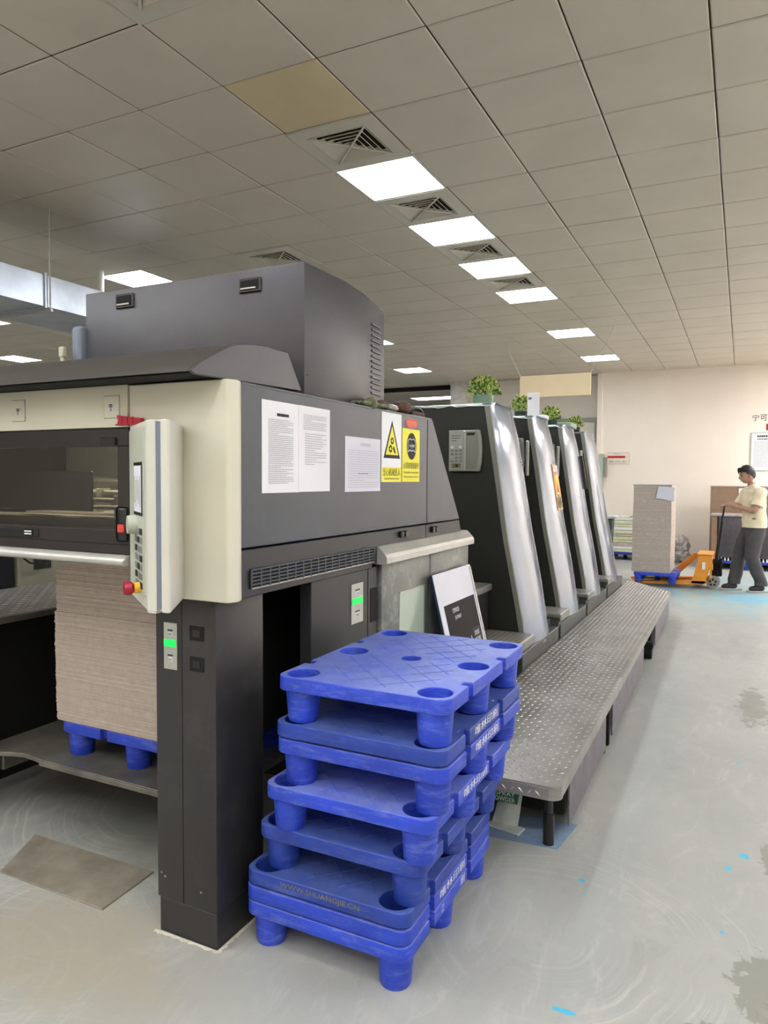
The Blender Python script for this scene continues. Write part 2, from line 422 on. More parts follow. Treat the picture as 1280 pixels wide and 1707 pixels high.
mk('wall_front', B().box(-16, 5.5, -5.1, -5, 0, CZ+.05), 'wall', kind='structure')
mk('wall_far', B().box(-16, 5.5, 27, 27.1, 0, CZ+.05), 'wall_grey', kind='structure')
d = thing('door_1', None, None, (-2.8, 15.1, 0)); d['kind'] = 'structure'
mk('door_leaf', B().box(-3.5, -2.72, 15.085, 15.115, 0, 2.66, .004), 'wall_grey', d)
mk('door_frame', B().box(-3.58, -3.5, 15.06, 15.12, 0, 2.74, .004).box(-2.72, -2.64, 15.06, 15.12, 0, 2.74, .004).box(-3.5, -2.72, 15.06, 15.12, 2.66, 2.74, .004), 'bevel', d)

# ceiling tiles: metal clip-in tiles with pressed edges
LIGHTS = {(2, 0), (4, 0), (6, 0), (8, 0), (12, 0), (16, 0), (4, -6), (11, -5), (16, -6), (5, -12), (9, -16), (24, -9), (24, -8), (28, -11), (28, -9), (11, -10),
          (-4, 0), (-8, 0), (-4, -6), (-8, -6), (-3, -11)}
HID = {(i, j) for i in (0, 4, 8, 12) for j in (8, 11)} | {(i, j) for i in (15, 17) for j in (8, 10)} | {(i, j) for i in (-5, -7, -9, -12) for j in (-9, -6, -3, 3, 6, 9)} | {(i, -12) for i in (0, 16)}
VENTS = {(1, 0), (3, 0), (5, 0), (7, 0), (-2, 0), (4, -3)}
MISSING = {}
def tile_mesh(m):
    b = B(); g, c, h = .0035, .006, .006; a = T/2-g
    vs1 = [(-a, -a, h), (a, -a, h), (a, a, h), (-a, a, h)]; vs0 = [(-a+c, -a+c, 0), (a-c, -a+c, 0), (a-c, a-c, 0), (-a+c, a-c, 0)]
    for i in range(4):
        j = (i+1) % 4; b.quad(vs1[i], vs1[j], vs0[j], vs0[i])
    b.quad(*vs0[::-1]); 
    bmesh.ops.remove_doubles(b.bm, verts=b.bm.verts, dist=1e-5)
    return b
cells = []
for i in range(-13, 39):
    for j in range(-22, 13):
        x, y = X0+T*(j+.5), Y0+T*(i+.5)
        if x < -15.9 or x > 5.4 or (y > 15.0 and x > -5.5): continue
        if (i, j) in LIGHTS | HID | VENTS: continue
        p = Vector((x, y, CZ-1.5)); dd = p.dot(fw); vis = 0
        if dd > .3:
            u, v = 640+FPX*p.dot(rt)/dd, 853.5-FPX*p.dot(up)/dd
            if -150 < u < 1430 and -150 < v < 800: vis = 1/dd**2
            if u < 640 and v > 560+(0 if u > 140 else 50): vis = 0
        cells.append((vis, i, j, x, y))
cells.sort(key=lambda c: -c[0])
tm = tile_mesh('ceil'); me_t = bpy.data.meshes.new('ceiling_tile'); tm.bm.to_mesh(me_t); me_t.materials.append(MT['ceil'])
me_t2 = me_t.copy(); me_t2.materials.clear(); me_t2.materials.append(MT['ceil_beige'])
for vis, i, j, x, y in cells[:300]:
    o = bpy.data.objects.new('ceiling_tile', me_t2 if (i, j) == (0, 0) else me_t); COL.objects.link(o)
    o.parent = ceil; o.location = (x+random.uniform(-.0008, .0008), y, CZ+random.uniform(-.001, .001))
    o.rotation_euler = (random.uniform(-.002, .002), random.uniform(-.002, .002), 0)
    if (i, j) == (0, 0): o['label'] = 'yellowed beige ceiling tile'
rest = B(); src = tile_mesh('ceil').bm; pv = [v.co.copy() for v in src.verts]; src.verts.ensure_lookup_table()
pf = [[v.index for v in f.verts] for f in src.faces]
V, F = [], []
for vis, i, j, x, y in cells[300:]:
    n0 = len(V); V += [(p.x+x, p.y+y, p.z+CZ) for p in pv]; F += [[k+n0 for k in f] for f in pf]
me = bpy.data.meshes.new('ceiling_tiles'); me.from_pydata(V, [], F)
o = link_mesh('ceiling_tiles', me, 'ceil', ceil, 0); o['kind'] = 'stuff'

def light(i, j, label, m, group=None):
    x, y = X0+T*(j+.5), Y0+T*(i+.5)
    t = thing('ceiling_light', label, 'ceiling light', (x, y, CZ), group)
    a = .297; f = .012
    mk('frame', B().box(x-a, x+a, y-a, y-a+f, CZ-.004, CZ+.012).box(x-a, x+a, y+a-f, y+a, CZ-.004, CZ+.012).box(x-a, x-a+f, y-a+f, y+a-f, CZ-.004, CZ+.012).box(x+a-f, x+a, y-a+f, y+a-f, CZ-.004, CZ+.012), 'frame_white', t)
    mk('diffuser', B().box(x-a+f, x+a-f, y-a+f, y+a-f, CZ-.001, CZ+.008), m, t)
LL = {(2, 0): 'largest bright square ceiling light, nearest in the row over the press', (4, 0): 'square ceiling light, second nearest in the row between air vents',
      (6, 0): 'square ceiling light, third nearest in the row between air vents', (8, 0): 'square ceiling light just past the last air vent, fourth of the row',
      (12, 0): 'small far ceiling light, fifth of the right row, alone among plain tiles', (16, 0): 'farthest ceiling light of the right row, above the hanging cream board',
      (4, -6): 'bright ceiling light just above the top edge of the tall grey machine hood', (11, -5): 'sliver of ceiling light at the right edge of the tall grey hood',
      (16, -6): 'ceiling light right of the grey hood, just before the black ceiling beam', (5, -12): 'ceiling light at the left picture edge under the metal duct',
      (9, -16): 'distant thin ceiling light above the curved roller cover at left', (24, -9): 'ceiling light beyond the black beam, left of two at the same distance',
      (24, -8): 'ceiling light beyond the black beam, right of two at the same distance', (28, -11): 'farthest ceiling light beyond the black beam, left',
      (28, -9): 'farthest ceiling light beyond the black beam, right', (11, -10): 'far ceiling light hidden behind the tall grey hood'}
for k in LIGHTS: light(*k, LL.get(k, 'square ceiling light panel in the tiles behind the camera'), 'panel_light', None if k in LL else 'ceiling lights behind the camera')
for k in HID: light(*k, 'square ceiling light panel of the rows outside the picture', 'panel_back' if k[0] < -4 else ('panel_end' if k[0] > 14 else 'panel_far'), 'ceiling lights outside the picture')

def vent(i, j, label):
    x, y = X0+T*(j+.5), Y0+T*(i+.5)
    t = thing('air_vent', label, 'air vent', (x, y, CZ), 'square air vents in the ceiling')
    a = .296; q = .2
    b = B()
    for sgn in (-1, 1):
        b.box(x+(q if sgn > 0 else -a), x+(a if sgn > 0 else -q), y-a, y+a, CZ-.008, CZ+.006)
        b.box(x-q, x+q, y+(q if sgn > 0 else -a), y+(a if sgn > 0 else -q), CZ-.008, CZ+.006)
    mk('border', b, 'vent', t)
    mk('throat', B().quad((x-q, y-q, CZ+.018), (x+q, y-q, CZ+.018), (x+q, y+q, CZ+.018), (x-q, y+q, CZ+.018)), 'dark_void', t)
    for k in range(5):
        r0 = q-.006-k*.038; r1 = r0-.026
        if r1 < .004: r1 = .004
        b = B(); o = [(-r0, -r0), (r0, -r0), (r0, r0), (-r0, r0)]; n = [(-r1, -r1), (r1, -r1), (r1, r1), (-r1, r1)]
        for s in range(4):
            e = (s+1) % 4
            b.quad((x+o[s][0], y+o[s][1], CZ-.012), (x+o[e][0], y+o[e][1], CZ-.012), (x+n[e][0], y+n[e][1], CZ+.012), (x+n[s][0], y+n[s][1], CZ+.012))
            b.quad((x+o[s][0], y+o[s][1], CZ-.012), (x+o[e][0], y+o[e][1], CZ-.012), (x+o[e][0], y+o[e][1], CZ-.006), (x+o[s][0], y+o[s][1], CZ-.006))
        mk('louvre', b, 'vent', t)
    for s in (-1, 1):
        b = B().box(-.285, .285, -.007, .007, CZ-.018, CZ-.010, .002)
        b.xf(Matrix.Translation((x, y, 0)) @ Matrix.Rotation(s*PI/4, 4, 'Z')); mk('cross_bar', b, 'vent', t)
VL = {(1, 0): 'largest square louvred air vent, beside the yellowed ceiling tile', (3, 0): 'square louvred air vent between first and second ceiling lights',
      (5, 0): 'square louvred air vent between second and third ceiling lights', (7, 0): 'smallest louvred air vent before the fourth ceiling light',
      (-2, 0): 'louvred air vent cut by the top edge of the picture', (4, -3): 'air vent half hidden behind the top of the grey hood'}
for k, l in VL.items(): vent(*k, l)

# ================================================================ the delivery end of the press
DL = thing('press_delivery', 'large charcoal and cream delivery end of the printing press, nearest machine', 'printing machine', (-2.3, 2.5, 0))
DX, DY = -1.38, 1.79
# supporting column
cx0, cx1, cy0, cy1 = -1.694, -1.447, 1.75, 2.0
mk('column', B().box(cx0, cx1, cy0, cy1, .115, 1.16, .006, 2), 'column', DL, smooth=30)
mk('column_foot', B().box(cx0+.008, cx1-.002, cy0+.003, cy1-.003, 0, .115, .002), 'column', DL)
mk('column_seam', B().box(-1.584, -1.581, cy0-.0006, cy0+.002, .12, 1.15), 'matblack', DL)
mk('column', B().box(-3.3, -3.05, 1.75, 2.0, 0, 1.16, .006, 2), 'column', DL, smooth=30)
def label_plate(par, o, ux, w=.054, hh=.15):
    """silver plate with a green light; o = lower left corner"""
    ux = Vector(ux); uz = Vector((0, 0, 1)); n = ux.cross(uz); o = Vector(o)
    def bx(a, b_, c, d, t0, t1, m, nm, p):
        P = lambda u, v, t: o+ux*u+uz*v+n*t
        bb = B(); r = [bb.bm.verts.new(P(u, v, t)) for t in (t0, t1) for u, v in ((a, c), (b_, c), (b_, d), (a, d))]
        for f in ((0, 3, 2, 1), (4, 5, 6, 7), (0, 1, 5, 4), (1, 2, 6, 5), (2, 3, 7, 6), (3, 0, 4, 7)): bb.bm.faces.new([r[k] for k in f])
        return mk(nm, bb, m, p)
    pl = bx(0, w, 0, hh, 0, .003, 'label', 'sensor_plate', par)
    bx(w*.04, w*.92, hh*.49, hh*.64, .003, .006, 'green_led', 'green_light', pl)
    bx(w*.36, w*.64, hh*.72, hh*.80, .003, .0036, 'white_print', 'sticker', pl)
    bx(w*.36, w*.64, hh*.17, hh*.26, .003, .0036, 'white_print', 'sticker', pl)
    prints('small_print', 'ink_dark', pl, o+ux*w*.3+uz*hh*.82+n*.003, ux, uz, w*.4, hh*.05, 1, 3, 1, .7)
    prints('small_print', 'ink_dark', pl, o+ux*w*.38+uz*hh*.73+n*.0037, ux, uz, w*.24, hh*.06, 2, 4, 1, .6)
    prints('small_print', 'ink_dark', pl, o+ux*w*.3+uz*hh*.28+n*.003, ux, uz, w*.4, hh*.05, 1, 5, 1, .7)
    prints('small_print', 'ink_dark', pl, o+ux*w*.38+uz*hh*.18+n*.0037, ux, uz, w*.24, hh*.06, 2, 6, 1, .6)
label_plate(DL, (-1.655, 1.75, .881), (1, 0, 0))
for z0 in (.984, .886):
    s = mk('sensor_window', B().box(-1.549, -1.492, 1.747, 1.752, z0, z0+.046, .001), 'matblack', DL)
    mk('sensor_lens', B().box(-1.535, -1.506, 1.7455, 1.7472, z0+.012, z0+.034), 'black', s)
for x, z in ((-1.66, .19), (-1.675, .2), (-1.51, .175)):
    mk('screw', B().cyl((x, 1.7485, z), (x, 1.751, z), .004, n=8), 'steel', DL)

# inner body: side walls, floor of the sheet pile bay, void behind, and a black panel put in for shade beside the pile
mk('inner_body', B().box(-3.1, -1.62, 2.95, 3.7, .0, 1.2).box(-3.1, -1.5, 1.8, 3.6, 1.24, 1.30).box(-1.72, -1.70, 2.005, 2.95, .47, 1.24), 'matblack', DL)
mk('inner_side', B().box(-3.12, -3.1, 1.8, 3.0, 1.2, 1.78).box(-1.5, -1.42, 1.8, 3.25, 1.30, 1.775).box(-3.1, -1.5, 2.9, 2.95, 1.28, 1.775).box(-3.1, -1.41, 1.80, 3.3, 1.76, 1.777), 'window_frame', DL)
# side panels
mk('side_panel', B().prism([(1.79, 1.277), (3.249, 1.277), (3.249, 1.785), (1.79, 1.785)], 'x', -1.41, DX, .003), 'grey_side', DL, label='slate grey side panel')
mk('side_panel', B().prism([(3.255, 1.277), (3.71, 1.277), (3.315, 1.785), (3.255, 1.785)], 'x', -1.41, DX, .003), 'grey_side', DL)
mk('skirt_panel', B().prism([(1.79, 1.12), (2.68, 1.12), (2.68, 1.135), (3.25, 1.135), (3.25, 1.271), (1.79, 1.271)], 'x', -1.42, DX-.004, .002), 'skirt', DL)
mk('skirt_panel', B().prism([(3.256, 1.135), (3.78, 1.135), (3.715, 1.271), (3.256, 1.271)], 'x', -1.42, DX-.004, .002), 'skirt', DL)
mk('top_panel', B().box(-3.1, -1.382, 1.80, 3.31, 1.778, 1.792, .002), 'hood', DL)
mk('end_panel', B().prism([(3.62, 1.2), (3.72, 1.2), (3.305, 1.776), (3.2, 1.776)], 'x', -3.1, -1.412), 'skirt', DL)
# grille
gy0, gy1, gz0, gz1 = 1.842, 2.69, 1.146, 1.205
gr = mk('vent_grille', B().box(DX-.0038, DX-.001, gy0, gy1, gz0, gz1), 'matblack', DL)
for k in range(6):
    z = gz0+(gz1-gz0)*k/5
    mk('grille_bar', B().box(DX-.001, DX+.003, gy0, gy1, z-.0022, z+.0022), 'steel' if k == 0 else 'grey_side', gr)
for k in range(18):
    y = gy0+(gy1-gy0)*k/17
    mk('grille_bar', B().box(DX-.001, DX+.0035, y-.003, y+.003, gz0, gz1), 'grey_side', gr)
# sensor sockets
for y in (2.94, 2.985, 3.31, 3.352):
    mk('cable_socket', B().box(DX-.004, DX+.012, y, y+.03, 1.228, 1.258, .004), 'black', DL)
# dark lower doors
dk = mk('lower_door', B().box(-1.45, -1.40, 2.228, 2.672, .12, 1.119, .003), 'skirt', DL)
label_plate(dk, (-1.4, 2.528, .905), (0, 1, 0), .098, .162)
hs = mk('lower_door', B().box(-1.45, -1.40, 2.676, 2.76, .12, 1.119, .003), 'skirt', DL)
mk('recessed_handle', B().box(-1.401, -1.398, 2.694, 2.752, .885, 1.03), 'matblack', hs)
# scuffed metal cabinet doors with rolled tops
for y0, y1 in ((2.775, 3.312), (3.32, 3.875)):
    dd = mk('cabinet_door', B().box(-1.42, -1.385, y0, y1, .34, 1.128, .005, 2), 'door', DL, smooth=30)
    prof = [(-1.42, 1.13), (-1.35, 1.13), (-1.337, 1.134), (-1.337, 1.16), (-1.345, 1.174), (-1.376, 1.206), (-1.384, 1.208), (-1.42, 1.208)]
    mk('rolled_top', B().prism(prof, 'y', y0-.05, y1-.042, .001), 'rail', dd)
    if y0 < 3:
        mk('inspection_window', B().box(-1.386, -1.383, 2.955, 3.235, .42, .972, .001), 'pane', dd)
        mk('window_trim', B().box(-1.386, -1.3815, 3.235, 3.243, .42, .98).box(-1.386, -1.3815, 2.955, 3.235, .972, .98), 'steel', dd)
mk('cabinet_side', B().box(-3.0, -1.42, 3.7, 3.87, 0, 1.2), 'matblack', DL)

# cream front and corner housing
mk('front_panel', B().box(-3.15, -1.775, 1.72, 1.80, 1.657, 1.794, .004, 2), 'cream', DL, smooth=30, label='cream front panel')
hp = [(-1.768, 1.72), (-1.384, 1.72), (-1.374, 1.724), (-1.364, 1.745), (-1.362, 1.76), (-1.375, 1.787), (-1.768, 1.787)]
mk('corner_housing', B().prism(hp, 'z', 1.118, 1.79, .003), 'cream', DL, smooth=30, label='cream corner housing')
for x0, x1, z0, z1 in ((-2.326, -2.262, 1.690, 1.763), (-1.877, -1.81, 1.688, 1.759)):
    s = mk('access_plate', B().box(x0, x1, 1.7165, 1.7215, z0, z1, .0015), 'cream', DL)
    mk('plate_gap', B().box(x0-.002, x1+.002, 1.7192, 1.7203, z0-.002, z1+.002), 'bevel', s)
    mx = (x0+x1)/2
    mk('sticker', B().box(mx-.009, mx+.009, 1.7158, 1.7167, z0+.02, z0+.045), 'white_print', s)
    prints('small_print', 'ink_dark', s, (mx-.008, 1.7157, z0+.033), (1, 0, 0), (0, 0, 1), .016, .012, 2, 8, 1, .7)
    prints('small_print', 'ink_dark', s, (mx-.005, 1.7157, z0+.021), (1, 0, 0), (0, 0, 1), .01, .011, 3, 9, 1, .6)
# inspection window
wf = mk('window_frame', B().box(-3.05, -1.775, 1.722, 1.76, 1.596, 1.654, .003).box(-3.05, -1.775, 1.722, 1.76, 1.243, 1.322, .003).box(-1.826, -1.775, 1.7225, 1.76, 1.322, 1.596, .002).box(-3.05, -2.95, 1.7225, 1.76, 1.322, 1.596), 'window_frame', DL)
mk('window_glass', B().box(-2.96, -1.82, 1.735, 1.741, 1.318, 1.60), 'glassy', DL)
mk('latch', B().box(-1.893, -1.827, 1.712, 1.724, 1.596, 1.625, .003), 'black', wf)
sw = mk('switch_plate', B().box(-1.824, -1.777, 1.712, 1.724, 1.285, 1.40, .012, 3), 'black', wf, smooth=30)
mk('red_switch', B().box(-1.814, -1.786, 1.707, 1.714, 1.316, 1.342, .002), 'red', sw)
rc = mk('frame_recess', B().box(-2.42, -2.205, 1.7195, 1.7225, 1.281, 1.312, .002), 'black', wf)
mk('name_plate', B().box(-2.277, -2.232, 1.7175, 1.7197, 1.286, 1.311), 'matblack', rc)
prints('small_print', 'white_print', rc, (-2.273, 1.7172, 1.289), (1, 0, 0), (0, 0, 1), .037, .018, 2, 11, 1, .5)
mk('frame_gap', B().box(-3.05, -1.776, 1.7205, 1.7222, 1.274, 1.2765), 'matblack', wf)
# aluminium rail under the window
rp = [(1.70, 1.208), (1.735, 1.205), (1.76, 1.21), (1.76, 1.242), (1.71, 1.242), (1.694, 1.228), (1.692, 1.215)]
mk('grab_rail', B().prism(rp, 'x', -3.05, -1.775, .003), 'rail', DL, smooth=30, label='satin aluminium rail')
# what stands inside behind the glass
mk('interior_fill', B().box(-2.9, -1.9, 2.0, 2.03, 1.735, 1.75), emis('interior_fill_glow', '#fff4d8', 7.0), DL)  # added glowing strip that brightens the bay behind the glass
it = mk('delivery_interior', B().box(-3.05, -1.82, 2.55, 2.6, 1.3, 1.75).box(-3.05, -1.55, 1.9, 2.55, 1.295, 1.31), 'steel', DL)
mk('dark_reflection', B().box(-3.0, -2.03, 1.80, 1.81, 1.375, 1.515, .002), mat('glossy_dark_reflection', '#1b2030', .15, 0, .2, 5), it)  # dark panel stands in for the room's reflection in the window
mk('gripper_bar', B().cyl((-3.05, 2.1, 1.43), (-1.6, 2.1, 1.43), .016).cyl((-3.05, 2.4, 1.47), (-1.6, 2.4, 1.47), .03), 'steel', it, smooth=40)
b = B()
for k in range(8): b.box(-2.95+k*.16, -2.93+k*.16, 2.07, 2.13, 1.36, 1.45, .003)
mk('gripper', b, 'cream', it)
mk('blower_box', B().box(-2.15, -1.86, 1.95, 2.2, 1.312, 1.37, .01), 'cream', it)
mk('front_tray', B().box(-2.95, -1.84, 1.86, 1.94, 1.312, 1.352, .006), 'cream', it)
mk('push_rod', B().cyl((-2.7, 1.90, 1.372), (-1.84, 1.84, 1.392), .007).cyl((-2.2, 1.88, 1.41), (-1.84, 1.88, 1.41), .01).box(-2.0, -1.97, 1.87, 1.9, 1.352, 1.43, .003), 'steel', it, smooth=40)
mk('sheet_pile_top', B().box(-2.9, -1.9, 2.2, 2.5, 1.312, 1.34, .002), 'board2', it)

# curved roller cover over the front
prof = [(1.579, 1.795), (1.60, 1.812), (1.63, 1.83), (1.68, 1.855), (1.72, 1.876), (1.76, 1.894), (1.815, 1.908), (1.877, 1.917), (1.95, 1.921), (2.064, 1.919), (2.148, 1.80)]
cap = prof + [(1.60, 1.788)]
mk('roller_cover', B().prism(prof+[(1.61, 1.80)], 'x', -3.15, -1.402), 'grey_front', DL, smooth=25, label='long curved dark cover')
mk('cover_end_cap', B().prism(cap, 'x', -1.402, -1.39, .002), 'hood', DL, smooth=25)
mk('cover_shadow_strip', B().box(-3.14, -1.404, 1.615, 2.14, 1.7955, 1.7995), 'matblack', DL)  # matte black strip standing in for the shade below the cover
# tall rear hood
hpf = [(2.2263, 1.793), (2.2263, 2.2735), (2.5266, 2.2766), (2.6788, 2.2642), (2.8745, 2.228), (2.8787, 1.793)]
hd = mk('rear_hood', B().prism(hpf, 'x', -2.534, -1.43, .004, 2), 'hood', DL, smooth=25, label='tall charcoal hood')
for x0, x1, z0, z1 in ((-2.355, -2.254, 2.191, 2.25), (-1.719, -1.617, 2.187, 2.241)):
    rh = mk('recessed_handle', B().box(x0, x1, 2.219, 2.228, z0, z1, .004), 'black', hd)
    mk('handle_hollow', B().box(x0+.01, x1-.01, 2.217, 2.22, z0+.01, z1-.008), 'matblack', rh)
    mk('handle_lip', B().box(x0+.012, x1-.02, 2.213, 2.218, z0+.011, z0+.019, .002), 'steel', rh)
for k in range(15):
    z = 1.835+k*.0223
    mk('louvre', B().prism([(2.75, z), (2.832, z-.004), (2.832, z+.003), (2.75, z+.009)], 'x', -1.431, -1.425, .001), 'hood', hd)
mk('screw', B().cyl((-1.431, 2.247, 1.873), (-1.427, 2.247, 1.873), .004, n=8), 'black', hd)
mk('rear_motor', B().box(-2.60, -2.54, 2.2, 2.4, 1.79, 2.14, .02, 3), 'groove', DL, smooth=40)
mk('cable_gland', B().cyl((-2.60, 2.16, 1.79), (-2.60, 2.16, 2.0), .009).cyl((-2.575, 2.16, 1.79), (-2.575, 2.16, 1.985), .008).box(-2.615, -2.585, 2.15, 2.17, 2.0, 2.045, .004), 'cabinet_pale', DL, smooth=40)

# hanging control box
A, Bp, C2, D2, E2, F2 = (-1.482, 1.502), (-1.447, 1.498), (-1.430, 1.500), (-1.404, 1.502), (-1.545, 1.722), (-1.735, 1.69)
pod = mk('control_box', B().prism([A, Bp, (-1.4475, 1.512), (-1.4305, 1.512), C2, (-1.41, 1.4985), D2, (-1.405, 1.512), (-1.53, 1.70), E2, (-1.70, 1.722), F2], 'z', 1.122, 1.655, .003), 'pod', DL, smooth=30, label='light grey hanging control box')
mk('rubber_groove', B().prism([(-1.448, 1.5015), (-1.4305, 1.5035), (-1.4305, 1.513), (-1.448, 1.513)], 'z', 1.13, 1.65), 'groove', pod)
fu = Vector((F2[0]-A[0], F2[1]-A[1], 0)); fl = fu.length; fu.normalize(); fn = Vector((0, 0, 1)).cross(fu)
if fn.dot(Vector((1.4, -1.5, 0))) < 0: fn = -fn
def onface(u0, u1, z0, z1, t0, t1, m, nm, par, bev=0):
    o = Vector((A[0], A[1], 0)); bb = B()
    r = [bb.bm.verts.new(o+fu*u+fn*t+Vector((0, 0, z))) for t in (t0, t1) for u, z in ((u0, z0), (u1, z0), (u1, z1), (u0, z1))]
    for f in ((0, 3, 2, 1), (4, 5, 6, 7), (0, 1, 5, 4), (1, 2, 6, 5), (2, 3, 7, 6), (3, 0, 4, 7)): bb.bm.faces.new([r[k] for k in f])
    return mk(nm, bb, m, par)
fc = onface(.02, fl-.01, 1.16, 1.64, 0, .004, 'pod_face', 'control_face', pod)
onface(.05, .2, 1.385, 1.54, .004, .006, 'black', 'screen_bezel', pod)
onface(.06, .19, 1.395, 1.53, .006, .007, 'paper_blue', 'screen', pod)
for k in range(5):
    onface(.07+k*.024, .085+k*.024, 1.41+.01*(k % 3), 1.50-.012*(k % 2), .007, .0075, ('green_led' if k == 9 else 'pod_face'), 'screen_icon', pod)
for r in range(7):
    for c in range(3):
        onface(.06+c*.045, .092+c*.045, 1.175+r*.026, 1.192+r*.026, .004, .007, 'bevel' if (r+c) % 3 else 'ink_dark', 'key', pod)
o = Vector((A[0], A[1], 0))+fu*.17+Vector((0, 0, 1.355))
mk('control_knob', B().cyl(o, o+fn*.03, .03, .027, 24), 'pod_face', pod, smooth=40)
o = Vector((A[0], A[1], 0))+fu*.10+Vector((0, 0, 1.175))
es = mk('emergency_stop', B().cyl(o, o+fn*.022, .016, n=20), 'estop_yellow', pod, smooth=40, label='yellow and red emergency stop')
mk('stop_button', B().cyl(o+fn*.022, o+fn*.03, .012, .019, 20).cyl(o+fn*.03, o+fn*.05, .02, .019, 20), 'darkred', es, smooth=40)
# lower chamfer of the control box
mk('control_box_foot', B().prism([(-1.482, 1.502), (-1.45, 1.5), (-1.45, 1.56), (-1.53, 1.56)], 'z', 1.118, 1.126), 'pod', pod)

# papers, signs and things on the delivery ---------------------------------------
def sheet(y0, y1, z0, z1, label, m='paper', name='paper_notice', cat='notice', t=.0012):
    return mk(name, B().box(DX+.0002, DX+.0002+t, y0, y1, z0, z1), m, loc=(DX, (y0+y1)/2, z0), label=label, cat=cat)
p1 = sheet(1.898, 2.110, 1.447, 1.748, 'printed white notice, left of the two joined sheets on the grey side panel')
prints('printed_text', 'ink_dark', p1, (DX+.0018, 1.98, 1.700), (0, 1, 0), (0, 0, 1), .07, .012, 1, 1, 1, .8)
prints('printed_text', 'ink', p1, (DX+.0018, 1.932, 1.475), (0, 1, 0), (0, 0, 1), .145, .215, 33, 2, .8, .4)
p2 = sheet(2.112, 2.322, 1.448, 1.7485, 'printed white notice, right of the two joined sheets, text on its upper half')
prints('printed_text', 'ink', p2, (DX+.0018, 2.14, 1.665), (0, 1, 0), (0, 0, 1), .155, .055, 9, 3, .8, .4)
prints('printed_text', 'ink', p2, (DX+.0018, 2.15, 1.54), (0, 1, 0), (0, 0, 1), .145, .115, 14, 4, .5, .35)
p3 = sheet(2.438, 2.740, 1.443, 1.66, 'smaller printed form sheet left of the yellow warning signs', 'paper_blue')
prints('printed_text', 'ink', p3, (DX+.0018, 2.56, 1.625), (0, 1, 0), (0, 0, 1), .09, .014, 2, 5, 1, .5)
prints('printed_text', 'ink', p3, (DX+.0018, 2.46, 1.455), (0, 1, 0), (0, 0, 1), .26, .155, 17, 6, .9, .22)
prints('printed_text', 'ink_dark', p3, (DX+.0019, 2.54, 1.512), (0, 1, 0), (0, 0, 1), .09, .006, 1, 6, .9, .4)
Uy, Uz = (0, 1, 0), (0, 0, 1)
s1 = mk('warning_sign', B().box(DX+.0002, DX+.0022, 2.751, 2.949, 1.481, 1.781), 'white_print', loc=(DX, 2.85, 1.481), label='white and yellow triangle warning sign against machine injury on the grey panel', cat='sign')
mk('sign_band', B().box(DX+.0022, DX+.0026, 2.753, 2.947, 1.483, 1.545), 'yellow', s1)
def tri(y, z, w_, h_): return [(y-w_/2, z), (y+w_/2, z), (y, z+h_)]
mk('warning_triangle', B().prism(tri(2.851, 1.584, .165, .165), 'x', DX+.0022, DX+.0028), 'ink_dark', s1)
mk('triangle_field', B().prism(tri(2.851, 1.599, .125, .125), 'x', DX+.0028, DX+.0033), 'yellow', s1)
b = B()
for yy, zz, rr in ((2.851, 1.66, .017), (2.835, 1.625, .019)):
    pts = []
    for k in range(28):
        a = 2*PI*k/28; r = rr*(1 if k % 4 < 2 else .78); pts.append((yy+r*math.cos(a), zz+r*math.sin(a)))
    b.prism(pts, 'x', DX+.0033, DX+.0037)
b.prism([(2.862, 1.64), (2.874, 1.632), (2.886, 1.61), (2.884, 1.603), (2.868, 1.612), (2.86, 1.625)], 'x', DX+.0033, DX+.0037)
mk('gear_and_hand', b, 'ink_dark', s1)
b = B()
for yy, zz, rr in ((2.851, 1.66, .006), (2.835, 1.625, .007)): b.cyl((DX+.0037, yy, zz), (DX+.004, yy, zz), rr, n=12)
mk('gear_hub', b, 'yellow', s1)
text('lettering', '当心机械伤人', 'ink_dark', s1, .175, .034, (DX+.0027, 2.762, 1.507), Uy, Uz)
text('lettering', 'Caution,mechanical injury', 'ink_dark', s1, .15, .012, (DX+.0027, 2.776, 1.489), Uy, Uz)
s2 = mk('instruction_sign', B().box(DX+.0002, DX+.0022, 2.96, 3.153, 1.481, 1.724), 'yellow', loc=(DX, 3.05, 1.481), label='yellow sign with an open book in a dark oval, follow the procedure', cat='sign')
b = B(); pts = [(3.06+.053*math.cos(2*PI*k/32), 1.645+.062*math.sin(2*PI*k/32)) for k in range(32)]
mk('dark_oval', b.prism(pts, 'x', DX+.0022, DX+.0028), 'ink_dark', s2)
b = B(); y, z = 3.06, 1.622
for s in (-1, 1):
    for (ya, za), (yb, zb) in (((0, .0), (0, .052)), ((0, .052), (s*.02, .058)), ((s*.02, .058), (s*.042, .048)), ((s*.042, .048), (s*.042, -.004)), ((s*.042, -.004), (s*.02, .006)), ((s*.02, .006), (0, 0))):
        d = Vector((0, yb-ya, zb-za)).normalized(); nn = Vector((0, -d.z, d.y))*.0017; p, q_ = Vector((DX+.0031, y+ya, z+za)), Vector((DX+.0031, y+yb, z+zb))
        b.quad(p-nn, q_-nn, q_+nn, p+nn)
mk('open_book', b, 'white_print', s2)
text('lettering', '规程', 'white_print', s2, .055, .012, (DX+.003, 3.033, 1.641), Uy, Uz)
text('lettering', '必须按规程操作', 'ink_dark', s2, .172, .03, (DX+.0024, 2.97, 1.541), Uy, Uz)
text('lettering', 'You must be in accordance', 'ink_dark', s2, .168, .011, (DX+.0024, 2.972, 1.52), Uy, Uz)
text('lettering', 'with operation procedures', 'ink_dark', s2, .168, .011, (DX+.0024, 2.972, 1.498), Uy, Uz)
s3 = thing('oval_badge', 'red oval badge above the yellow book sign', 'badge', (DX, 3.06, 1.73))
pts = [(3.06+.07*math.cos(2*PI*k/32), 1.75+.022*math.sin(2*PI*k/32)) for k in range(32)]
